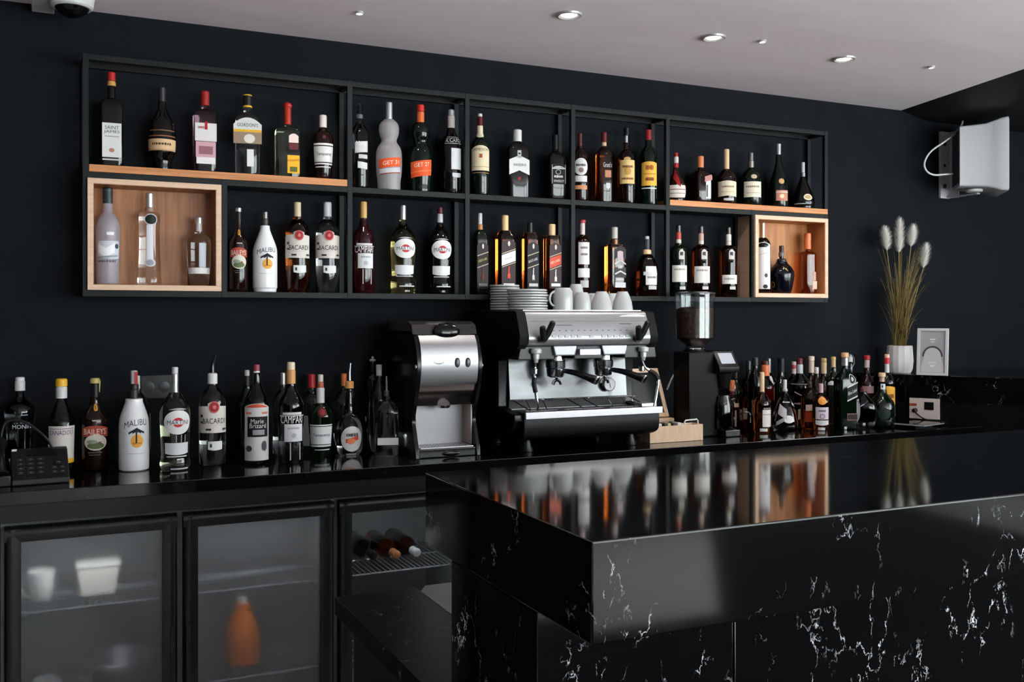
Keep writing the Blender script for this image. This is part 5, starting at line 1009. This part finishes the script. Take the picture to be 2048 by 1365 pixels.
ho.build('perforation', mat((40, 40, 42), 0.5), ty)
MB().lathe([(-0.5, 0.3), (-0.3, 0.8), (0, 1), (0.3, 0.8), (0.5, 0.3)], seg=24, M=Matrix.Translation((kx + 0.01, DYF + 0.002, CT + 0.012)) @ Matrix.Rotation(radians(90), 4, 'X') @ Matrix.Diagonal((0.034, 0.009, 0.008, 1))).build('tray_knob', mat((8, 8, 9), 0.2), dp)

# ================= coffee grinder =================
GX, GY = 2.355, 3.272
cg = thing('coffee_grinder', 'black coffee grinder with clear hopper of beans and sloped display', 'coffee grinder', (0, 0, 0))
MB().box(GX - 0.082, GX + 0.062, GY - 0.075, GY + 0.035, CT + 0.0005, 1.240).build('body', mat((8, 8, 9), 0.45, 0, 0.15), cg, bevel=0.006)
MB().lathe([(1.241, 0.05), (1.246, 0.052), (1.252, 0.042), (1.256, 0.040)], GX, GY, seg=28).build('collar', CHROME, cg)
hp = [(1.258, 0.040), (1.268, 0.042), (1.292, 0.074), (1.296, 0.079), (1.470, 0.081), (1.474, 0.081), (1.474, 0.0785), (1.47, 0.0785), (1.297, 0.0765), (1.270, 0.039), (1.258, 0.037)]
MB().lathe(hp, GX, GY, seg=36, cap=False).build('hopper', M_PANE, cg, smooth=40)
M_BEAN = textured((34, 22, 16), (66, 44, 31), 75, 0.4, (1, 1, 1.4), 3, 0.8, 0.4, (0.4, 0.6))
MB().lathe([(1.262, 0.034), (1.274, 0.040), (1.298, 0.074), (1.412, 0.0755), (1.420, 0.06), (1.423, 0.02)], GX, GY, seg=36).build('coffee_beans', M_BEAN, cg, smooth=40)
MB().lathe([(1.4745, 0.082), (1.480, 0.082), (1.483, 0.07)], GX, GY, seg=36, n=2).build('hopper_lid', mat((60, 60, 62), 0.2, 0.2), cg)
R_ = Matrix.Translation((GX + 0.066, GY - 0.06, 1.175))
MB().prism([(0.13, 0.07), (-0.01, 0.068), (-0.055, 0.005), (-0.055, -0.015), (0.0, -0.025), (0.13, -0.03)], 'x', -0.03, 0.07, 0, R_).build('head', mat((16, 16, 17), 0.25), cg, bevel=0.004)
sc_ = MB(); sc_.add([R_ @ Vector(v) for v in ((-0.012, -0.0165, 0.0605), (0.056, -0.0165, 0.0605), (0.056, -0.046, 0.019), (-0.012, -0.046, 0.019))], [(0, 1, 2, 3)])
scn = sc_.build('display', mat((196, 200, 208), 0.25), cg)
scn.data.materials[0] = emit((150, 154, 164), 0.5)
MB().lathe([(-0.03, 0.02), (0.0, 0.028), (0.03, 0.034)], GX + 0.085, GY - 0.075, 1.125, 24).build('funnel', mat((14, 14, 15), 0.3), cg)
dc = MB().lathe([(CT + 0.03, 0.042), (CT + 0.032, 0.044), (CT + 0.12, 0.044), (CT + 0.15, 0.036), (CT + 0.165, 0.034)], GX + 0.085, GY - 0.065, 0, 28).build('dosing_chamber', GL['smoke'], cg)
MB().box(GX + 0.0625, GX + 0.135, GY - 0.12, GY + 0.03, CT + 0.0005, CT + 0.028).build('foot_plate', mat((20, 21, 22), 0.25), cg, bevel=0.004)
MB().tube(spline([(GX + 0.122, GY - 0.12, 0.985), (GX + 0.125, GY - 0.15, 1.0), (GX + 0.14, GY - 0.165, 1.0), (GX + 0.15, GY - 0.165, 0.985), (GX + 0.15, GY - 0.165, 0.96)], 5), 0.003, 8).build('fork', CHROME, cg)

# ================= chalkboard, wooden tray, packets =================
M_PALE = wood((214, 180, 148), (228, 200, 172), 5, (12, 12, 2))
BXx0, BXx1 = at(1300, 0, 3.12).x, at(1406, 0, 3.12).x
wb = thing('wooden_tray', 'pale wooden tray box on the worktop in front of the coffee grinder', 'tray', (0, 0, 0))
y0, y1, z0, z1 = 3.12, 3.19, CT + 0.0005, 0.963
tb_ = MB(); tb_.prism([(BXx0, z0), (BXx1, z0), (BXx1, z1), (BXx0 + 0.03, z1), (BXx0, z1 - 0.018)], 'y', y0, y0 + 0.008)
tb_.prism([(BXx0, z0), (BXx1, z0), (BXx1, z1), (BXx0 + 0.03, z1), (BXx0, z1 - 0.018)], 'y', y1 - 0.008, y1)
tb_.box(BXx0, BXx0 + 0.008, y0 + 0.008, y1 - 0.008, z0, z1 - 0.019).box(BXx1 - 0.008, BXx1, y0 + 0.008, y1 - 0.008, z0, z1).box(BXx0 + 0.008, BXx1 - 0.008, y0 + 0.008, y1 - 0.008, z0, z0 + 0.008)
tb_.build('tray_body', M_PALE, wb, bevel=0.001)
for i in range(6):
    x = BXx0 + 0.035 + i * 0.022; c = ((60, 66, 56), (206, 200, 190), (44, 48, 44), (190, 170, 130), (52, 58, 50), (200, 196, 190))[i]
    o = MB().box(-0.009, 0.009, -0.02, 0.02, 0, 0.062).build('sugar_sachet', mat(c, 0.45), None, bevel=0.002); o.location = (x, 3.152 + (i % 2) * 0.006, z0 + 0.0088); o.rotation_euler = (0, 0, 0.15 * (i % 3 - 1))
    tag(o, ('dark green sachet at the near end of the wooden tray', 'cream sachet second in the wooden tray', 'black-green sachet third in the wooden tray', 'tan sachet fourth in the wooden tray', 'dark sachet fifth in the wooden tray', 'white sachet nearest the wire holder in the wooden tray')[i], 'sachet', 'sachets in the wooden tray')
wh = thing('wire_holder', 'white wire card holder standing in the wooden tray', 'holder', (BXx1 - 0.045, 3.136, z0 + 0.0085))
MB().tube([(-0.03, 0, 0), (-0.03, 0, 0.065), (-0.025, 0, 0.07), (0.027, 0, 0.072), (0.032, 0, 0.067), (0.034, 0, 0)], 0.003, 8).build('wire_frame', mat((226, 226, 226), 0.3), wh)
cb = thing('chalkboard', 'small leaning black chalkboard in a pale wood frame behind the wooden tray', 'chalkboard', (2.145, 3.315, CT + 0.0005), 0)
tilt = Matrix.Translation((0, 0.0, 0.075)) @ Matrix.Rotation(radians(-14), 4, 'X')
hw, hh = 0.085, 0.20
ske = lambda x, z: (x + (hh - z) * 0.12, z)
f = MB(); w_ = 0.017
P4 = lambda a, b, c, d: [ske(*a), ske(*b), ske(*c), ske(*d)]
f.prism(P4((-hw, hh - w_), (hw, hh - w_), (hw, hh), (-hw, hh)), 'y', -0.008, 0.008, 0, tilt).prism(P4((-hw, 0), (hw, 0), (hw, w_), (-hw, w_)), 'y', -0.008, 0.008, 0, tilt)
f.prism(P4((-hw, w_), (-hw + w_, w_), (-hw + w_, hh - w_), (-hw, hh - w_)), 'y', -0.008, 0.008, 0, tilt).prism(P4((hw - w_, w_), (hw, w_), (hw, hh - w_), (hw - w_, hh - w_)), 'y', -0.008, 0.008, 0, tilt)
f.build('wood_frame', M_PALE, cb, bevel=0.001)
MB().prism(P4((-hw + w_, w_), (hw - w_, w_), (hw - w_, hh - w_), (-hw + w_, hh - w_)), 'y', -0.002, 0.004, 0, tilt).build('slate', mat((18, 24, 23), 0.25), cb)
MB().box(-0.04, 0.118, -0.03, 0.03, 0.058, 0.072).box(-0.03, 0.10, -0.02, 0.02, 0.0, 0.0575).build('stand', M_PALE, cb, bevel=0.001)
pb = thing('plug_cable', 'short white cable end sticking out beside the chalkboard frame', 'cable', (0, 0, 0))
a_ = at(1337, 772, 3.43); b_ = at(1344, 756, 3.43); c_ = at(1350, 747, 3.435)
MB().tube(spline([at(1334, 780, 3.43), a_, b_, c_], 5), 0.0035, 8).build('cord', mat((206, 206, 206), 0.4), pb)
so = thing('wall_socket', 'black double wall socket behind the coconut liqueur bottle', 'socket', (at(312, 0, WY).x, WY - 0.0005, at(312, 774, WY).z))
MB().box(-0.05, 0.05, -0.012, 0, -0.04, 0.04).build('plate', mat((26, 28, 31), 0.35), so, bevel=0.003)
for x in (-0.024, 0.024): MB().lathe([(0, 0.019), (0.002, 0.019), (0.0025, 0.016)], seg=24, M=Matrix.Translation((x, -0.012, 0)) @ Matrix.Rotation(radians(90), 4, 'X')).build('outlet', mat((40, 42, 46), 0.3), so)
# ================= desk telephone =================
ph = thing('desk_telephone', 'black desk telephone with keypad at the front end of the worktop', 'telephone', (at(70, 0, 3.16).x, 3.155, CT + 0.0005), 0.06)
MB().prism([(-0.06, 0), (0.085, 0), (0.085, 0.075), (0.06, 0.092), (0.03, 0.088), (-0.06, 0.016)], 'x', -0.062, 0.088).build('body', mat((14, 15, 16), 0.4), ph, bevel=0.003)
sl = lambda t, h=0.0: (-0.06 + 0.09 * t - h * 0.62, 0.016 + 0.072 * t + h * 0.78)
def pad(x0, x1, t0, t1, h, nm, m, par=ph):
    b = MB(); q = [sl(t0, 0), sl(t1, 0), sl(t1, h), sl(t0, h)]; b.prism(q, 'x', x0, x1); return b.build(nm, m, par)
keyc = mat((34, 36, 38), 0.4); prn = mat((120, 124, 126), 0.5)
for r in range(4):
    for c in range(3):
        x = -0.038 + c * 0.026; t = 0.16 + r * 0.15; k = pad(x - 0.009, x + 0.009, t, t + 0.10, 0.003, 'key', keyc); pad(x - 0.002, x + 0.003, t + 0.05, t + 0.07, 0.0034, 'key_print', prn, k)
for (x, t) in ((0.05, 0.14), (0.071, 0.14), (0.05, 0.29), (0.071, 0.29), (0.062, 0.46)):
    k = pad(x - 0.008, x + 0.008, t, t + 0.10, 0.003, 'key', keyc); pad(x - 0.002, x + 0.003, t + 0.05, t + 0.07, 0.0034, 'key_print', prn, k)
pad(-0.02, 0.06, 0.80, 0.98, 0.002, 'screen', mat((10, 10, 11), 0.15))
hs = MB().tube(spline([(-0.092, -0.06, 0.035), (-0.092, -0.03, 0.075), (-0.092, 0.03, 0.10), (-0.092, 0.085, 0.105)], 5), [0.024, 0.022, 0.018, 0.016, 0.015, 0.0145, 0.0145, 0.0145, 0.0145, 0.015, 0.015, 0.016, 0.018, 0.02, 0.022, 0.023], 14).build('handset', mat((16, 17, 18), 0.3), ph)
MB().box(-0.112, -0.0635, -0.055, 0.08, 0.0, 0.03).build('cradle', mat((13, 13, 14), 0.4), ph, bevel=0.003)
MB().prism([(-0.061, 0.082), (-0.048, 0.082), (-0.046, 0.094), (-0.059, 0.094)], 'y', 0.03, 0.0315).build('sticker', mat((210, 210, 208), 0.5), ph)
MB().tube(spline([(-0.09, 0.09, 0.1), (-0.075, 0.10, 0.165), (-0.03, 0.10, 0.168), (0.02, 0.10, 0.13), (0.05, 0.10, 0.085), (0.055, 0.105, 0.03), (0.05, 0.11, 0.004)], 8), 0.004, 8).build('cord', mat((16, 16, 17), 0.45), ph)
# ================= bar end: plant, picture, socket plate, tablet =================
RV = Vector((0.485, -0.8745)); RN = Vector((-0.8745, -0.485))      # along and out of the return's inner face
rang = math.atan2(RV.y, RV.x)
pc = on(1800, 748, BZ)
pl = thing('pampas_plant', 'tall dry pampas grass with white plumes in a white marbled pot', 'plant', (pc.x + 0.036, pc.y + 0.035, BZ + 0.0004))
MB().lathe([(0, 0.046), (0.004, 0.05), (0.02, 0.057), (0.06, 0.061), (0.128, 0.056), (0.130, 0.053), (0.122, 0.051), (0.11, 0.05)], seg=14).build('pot', textured((206, 206, 208), (232, 231, 230), 9, 0.35, (1, 1, 0.4), 5, 0, 0.4, (0.36, 0.5)), pl, smooth=20)
MB().lathe([(0.1, 0.0495), (0.112, 0.0495)], seg=14).build('soil', mat((40, 32, 24), 0.9), pl)
Rr = random.Random(3)
M_ST = [mat(c, 0.6) for c in ((140, 116, 62), (106, 96, 50), (84, 66, 38), (150, 132, 84))]
def blade(mb, x0, y0, az, spread, h, mi, w=0.0016, droop=0.0, z0=0.1):
    pts = []; N = 7
    for i in range(N + 1):
        t = i / N; q = spread * t ** 1.7
        pts.append((x0 + cos(az) * q, y0 + sin(az) * q, z0 + h * t - droop * max(t - 0.6, 0) ** 2 * 4))
    mb.tube(pts, [w * (1 - 0.75 * (i / N)) for i in range(N + 1)], 4, mi)
ym = lambda x, y: y + 0 * x
g = MB()
for i in range(230):
    a = Rr.uniform(0, 2 * pi); r = Rr.uniform(0, 0.035); az = Rr.uniform(0, 2 * pi); h = Rr.choice([Rr.uniform(0.18, 0.36), Rr.uniform(0.3, 0.52)])
    sp = Rr.uniform(0.01, 0.15) * (0.35 + 0.65 * h / 0.5); 
    dy = sin(az) * sp; az2 = az
    if dy > 0.035: az2 = -az
    blade(g, r * cos(a), r * sin(a) * 0.8, az2, sp, h, Rr.randrange(4), Rr.uniform(0.0012, 0.0022), Rr.choice([0, 0, 0.03, 0.06]))
g.build('grass_blades', M_ST, pl, normals=False, smooth=0)
M_PLUME = mat((246, 242, 236), 0.9)
zc0 = pc.x * st + pc.y * ct
# camera-right direction seen on the spot, so the plumes fan out along the wall
for (px, pt, pb_, lean) in ((1770, 455, 500, -0.3), (1798, 432, 505, 0.05), (1826, 452, 492, 0.35), (1855, 487, 535, 0.35)):
    dx = (px - 1800) * zc0 / F; ztop = CH + (HOR - pt) / F * zc0 - BZ; zbot = CH + (HOR - pb_) / F * zc0 - BZ
    ex, ey = dx * ct, -dx * st * 0.6
    nx = lean * 0.5
    sm2 = MB().tube(spline([(dx * 0.1, 0, 0.1), (ex * 0.45, ey * 0.45, zbot * 0.55), (ex, ey, zbot)], 6), [0.0018] * 13, 5).build('plume_stem', M_ST[3], pl, smooth=0)
    pm = MB(); L_ = ztop - zbot
    for i in range(1100):
        t = Rr.random(); b = Vector((ex + lean * 0.35 * L_ * t * ct, ey - lean * 0.35 * L_ * t * st, zbot + L_ * t * 0.82))
        a = Rr.uniform(0, 2 * pi); rr = 0.058 * (0.35 + t) ** 0.6 * max(1.02 - t, 0) ** 0.45 * Rr.uniform(0.25, 1.0) ** 0.7
        tip = b + Vector((cos(a) * rr, sin(a) * rr, 0.012 + 0.03 * Rr.random()))
        d = Vector((-sin(a), cos(a), 0)) * 0.0013
        pm.add([b - d, b + d, tip], [(0, 1, 2)])
    pm.build('plume', M_PLUME, sm2, normals=False, smooth=0)
# picture frame standing on the return
fc = on(1862, 752, BZ)
pf = thing('picture_frame', 'white picture frame with grey arch print standing beside the plant pot', 'picture frame', (fc.x + 0.02, fc.y + 0.012, BZ + 0.0004), rang)
tl = Matrix.Rotation(radians(-6), 4, 'X')
fw, fh, bw = 0.066, 0.213, 0.012
fr2 = MB().box(-fw, fw, -0.008, 0.008, 0, bw, 0, tl).box(-fw, fw, -0.008, 0.008, fh - bw, fh, 0, tl).box(-fw, -fw + bw, -0.008, 0.008, bw, fh - bw, 0, tl).box(fw - bw, fw, -0.008, 0.008, bw, fh - bw, 0, tl)
fr2.build('frame_border', mat((206, 206, 208), 0.4), pf, bevel=0.001)
pr = MB().box(-fw + bw, fw - bw, -0.002, 0.004, bw, fh - bw, 0, tl)
pa = [(0.036 * cos(a), 0.085 + 0.036 * sin(a) * 1.1) for a in [pi * k / 16 for k in range(17)]] + [(-0.048, 0.04), (-0.048, 0.014), (0.048, 0.014), (0.048, 0.04)]
pr.prism(pa, 'y', -0.0026, -0.0021, 1, tl)
pr.prism([(0.044 * cos(a), 0.085 + 0.044 * sin(a) * 1.1) for a in [pi * k / 16 for k in range(17)]] + [(0.037 * cos(a), 0.085 + 0.037 * sin(a) * 1.1) for a in [pi * (16 - k) / 16 for k in range(17)]], 'y', -0.0032, -0.0027, 2, tl)
pr.box(-0.012, 0.012, -0.003, -0.0027, 0.16, 0.166, 3, tl).box(-0.008, 0.008, -0.003, -0.0027, 0.15, 0.154, 3, tl).box(-0.016, 0.016, -0.0034, -0.0033, 0.055, 0.061, 3, tl).box(-0.010, 0.010, -0.0034, -0.0033, 0.038, 0.048, 3, tl)
pr.build('print', [mat((166, 166, 170), 0.4), mat((200, 200, 202), 0.4), mat((70, 70, 74), 0.4), mat((226, 226, 226), 0.4)], pf)
MB().box(-0.01, 0.01, 0.0, 0.004, 0.002, 0.10, 0, Matrix.Translation((0, 0.04, 0)) @ Matrix.Rotation(radians(16), 4, 'X')).build('easel_leg', mat((60, 60, 62), 0.5), pf)
# socket plate on the return's inner face
def ret(s, h, out=0.0):    # s metres along the inner face from the wall
    b = Vector((3.43 + 0.004, WY - 0.002)); q = b + RV * s; return Vector((q.x, q.y, 0)) + Vector((RN.x, RN.y, 0)) * out + Vector((0, 0, h))
def s_at(px):
    best = min(range(0, 200), key=lambda i: abs((lambda v: 1024 + F * (v.x * ct - v.y * st) / (v.x * st + v.y * ct))(ret(i * 0.005, 1)) - px)); return best * 0.005
s0, s1 = s_at(1821), s_at(1881); zz = lambda px, py: CH + (HOR - py) / F * (ret(s_at(px), 1).x * st + ret(s_at(px), 1).y * ct)
hz0, hz1 = zz(1850, 838), zz(1850, 797)
cpt = ret((s0 + s1) / 2, (hz0 + hz1) / 2, 0.006)
sp_ = thing('socket_plate', 'white wall plate with dark square panel and plugged cable under the picture frame', 'socket', cpt, rang)
wv, hv = (s1 - s0) / 2, (hz1 - hz0) / 2
po = MB().box(-wv, wv, -0.009, 0, -hv, hv).build('plate', mat((206, 192, 188), 0.4), sp_, bevel=0.002)
MB().box(0.0, wv * 0.62, -0.0105, -0.0091, -hv * 0.1, hv * 0.66).build('black_panel', mat((10, 10, 10), 0.3), sp_)
MB().box(-wv * 0.98, -wv * 0.5, -0.0115, -0.0091, hv * 0.25, hv * 0.48).build('switch', mat((150, 70, 50), 0.4), sp_)
MB().lathe([(0, 0.011), (0.022, 0.010), (0.026, 0.006)], seg=16, M=Matrix.Translation((-wv * 0.6, -0.0091, -hv * 0.2)) @ Matrix.Rotation(radians(90), 4, 'X')).build('plug', mat((14, 14, 15), 0.4), sp_)
MB().tube(spline([(-wv * 0.6, -0.036, -hv * 0.2), (-wv * 0.2, -0.05, -hv * 0.62), (wv * 0.3, -0.055, -hv * 0.95), (wv * 1.1, -0.05, -hv * 1.05), (wv * 1.6, -0.045, -hv * 1.2)], 6), 0.003, 8).build('cord', mat((14, 14, 15), 0.4), sp_)
# tablet resting on a low stand
tz = 0.918
tp_ = [on(1780, 846, tz), on(1848, 851.5, tz), on(1889, 846, tz), on(1830, 841.5, tz)]
tb2 = thing('tablet', 'thin dark tablet with bright edge lying on the worktop below the socket plate', 'tablet', (0, 0, 0))
MB().prism([(p.x, p.y) for p in tp_], 'z', tz - 0.006, tz).build('tablet_body', mat((196, 196, 200), 0.25, 0.6), tb2, bevel=0.001)
cn = sum(tp_, Vector()) / 4
MB().prism([(cn.x + (p.x - cn.x) * 0.97, cn.y + (p.y - cn.y) * 0.97) for p in tp_], 'z', tz + 0.0002, tz + 0.001).build('screen', mat((12, 12, 13), 0.08), tb2)
MB().box(cn.x - 0.05, cn.x + 0.05, cn.y - 0.03, cn.y + 0.03, CT + 0.0003, tz - 0.0062).build('stand', BLACKP, tb2)
# ================= loudspeaker =================
spk = thing('loudspeaker', 'white wall-mounted loudspeaker with flared front hanging by the dark soffit', 'speaker', (0, 0, 0))
a40 = radians(-40); cpos = at(1957, 317, 3.29); MS = Matrix.Translation((cpos.x, cpos.y, cpos.z)) @ Matrix.Rotation(a40, 4, 'Z')
# local: +x is forward, y across, z up
secs = [(-0.10, 0.100, 0.142), (0.015, 0.108, 0.150), (0.045, 0.118, 0.160), (0.075, 0.128, 0.170), (0.105, 0.132, 0.174)]
vs = []; fs = []
def rrect(w, h, r=0.012, n=4):
    out = []
    for cx_, cy_, a0 in ((w - r, h - r, 0), (-w + r, h - r, pi / 2), (-w + r, -h + r, pi), (w - r, -h + r, 3 * pi / 2)):
        for k in range(n + 1): a = a0 + pi / 2 * k / n; out.append((cx_ + r * cos(a), cy_ + r * sin(a)))
    return out
for x, w, h in secs:
    for y, z in rrect(w, h): vs.append(MS @ Vector((x, y, z)))
n = 20
for i in range(len(secs) - 1):
    for k in range(n): fs.append((i * n + k, i * n + (k + 1) % n, (i + 1) * n + (k + 1) % n, (i + 1) * n + k))
fs += [list(range(n))[::-1], list(range(4 * n, 5 * n))]
MW_ = mat((206, 206, 210), 0.45)
MB().add(vs, fs).build('cabinet', MW_, spk, smooth=40)
MB().box(0.1055, 0.109, -0.122, 0.122, -0.164, 0.164, 0, MS).build('grille', mat((170, 170, 172), 0.6), spk)
MB().box(-0.103, -0.1005, -0.085, 0.085, -0.125, 0.125, 0, MS).build('rear_panel', mat((70, 68, 74), 0.5), spk)
bx0, bx1 = at(1881, 0, 3.478).x, at(1899, 0, 3.478).x; bz0, bz1 = at(1890, 397, 3.478).z, at(1890, 264, 3.478).z
bk_ = MB().box(bx0, bx1, 3.476, 3.4885, bz0, bz1).box(bx1 - 0.003, bx1, 3.42, 3.476, bz0, bz1).build('wall_mount', mat((196, 192, 196), 0.4), spk, bevel=0.001)
hl = MB()
for f_ in (0.18, 0.49, 0.82): hl.lathe([(0, 0.012 if f_ != 0.49 else 0.008), (0.001, 0.012 if f_ != 0.49 else 0.008)], seg=16, M=Matrix.Translation(((bx0 + bx1) / 2 - 0.004, 3.4758, bz0 + (bz1 - bz0) * f_)) @ Matrix.Rotation(radians(90), 4, 'X'))
hl.build('bolt_hole', mat((40, 36, 40), 0.6), bk_)
ar = MB(); pu = MS @ Vector((0.0, 0, -0.152))
ar.box(bx1, pu.x, 3.30, 3.475, bz0 + 0.002, bz0 + 0.007).build('bracket_arm', mat((190, 188, 190), 0.4), spk)
MB().lathe([(-0.012, 0.034), (-0.009, 0.038), (0.0, 0.038)], pu.x - 0.03, pu.y, pu.z, 24).build('tilt_knob', mat((214, 214, 214), 0.35), spk)
MB().tube(spline([at(1921, 226, 3.43), at(1925, 244, 3.40), at(1914, 264, 3.36), at(1890, 283, 3.34), at(1862, 303, 3.33), at(1849, 325, 3.33), at(1853, 342, 3.33), at(1868, 350, 3.33), at(1890, 349, 3.33), at(1905, 348, 3.345)], 7), 0.0042, 8).build('cable', mat((206, 206, 206), 0.4), spk)
# ================= camera, world =================
cam = bpy.data.cameras.new('camera'); co = bpy.data.objects.new('camera', cam); C.objects.link(co)
cam.sensor_width = 36.0; cam.lens = F / 2048 * 36.0; cam.shift_y = (HOR - 682.5) / 2048; cam.clip_start = 0.05
co.location = (0, 0, CH); co.rotation_euler = (radians(90), 0, -TH)
bpy.context.scene.camera = co
w = bpy.data.worlds.new('world'); bpy.context.scene.world = w; w.use_nodes = True
w.node_tree.nodes['Background'].inputs[0].default_value = (0.5, 0.55, 0.6, 1); w.node_tree.nodes['Background'].inputs[1].default_value = 0.2
s = bpy.context.scene
s.view_settings.view_transform = 'Standard'; s.view_settings.look = 'None'; s.view_settings.exposure = EXPO; s.view_settings.gamma = 1.0; s.view_settings.use_curve_mapping = False
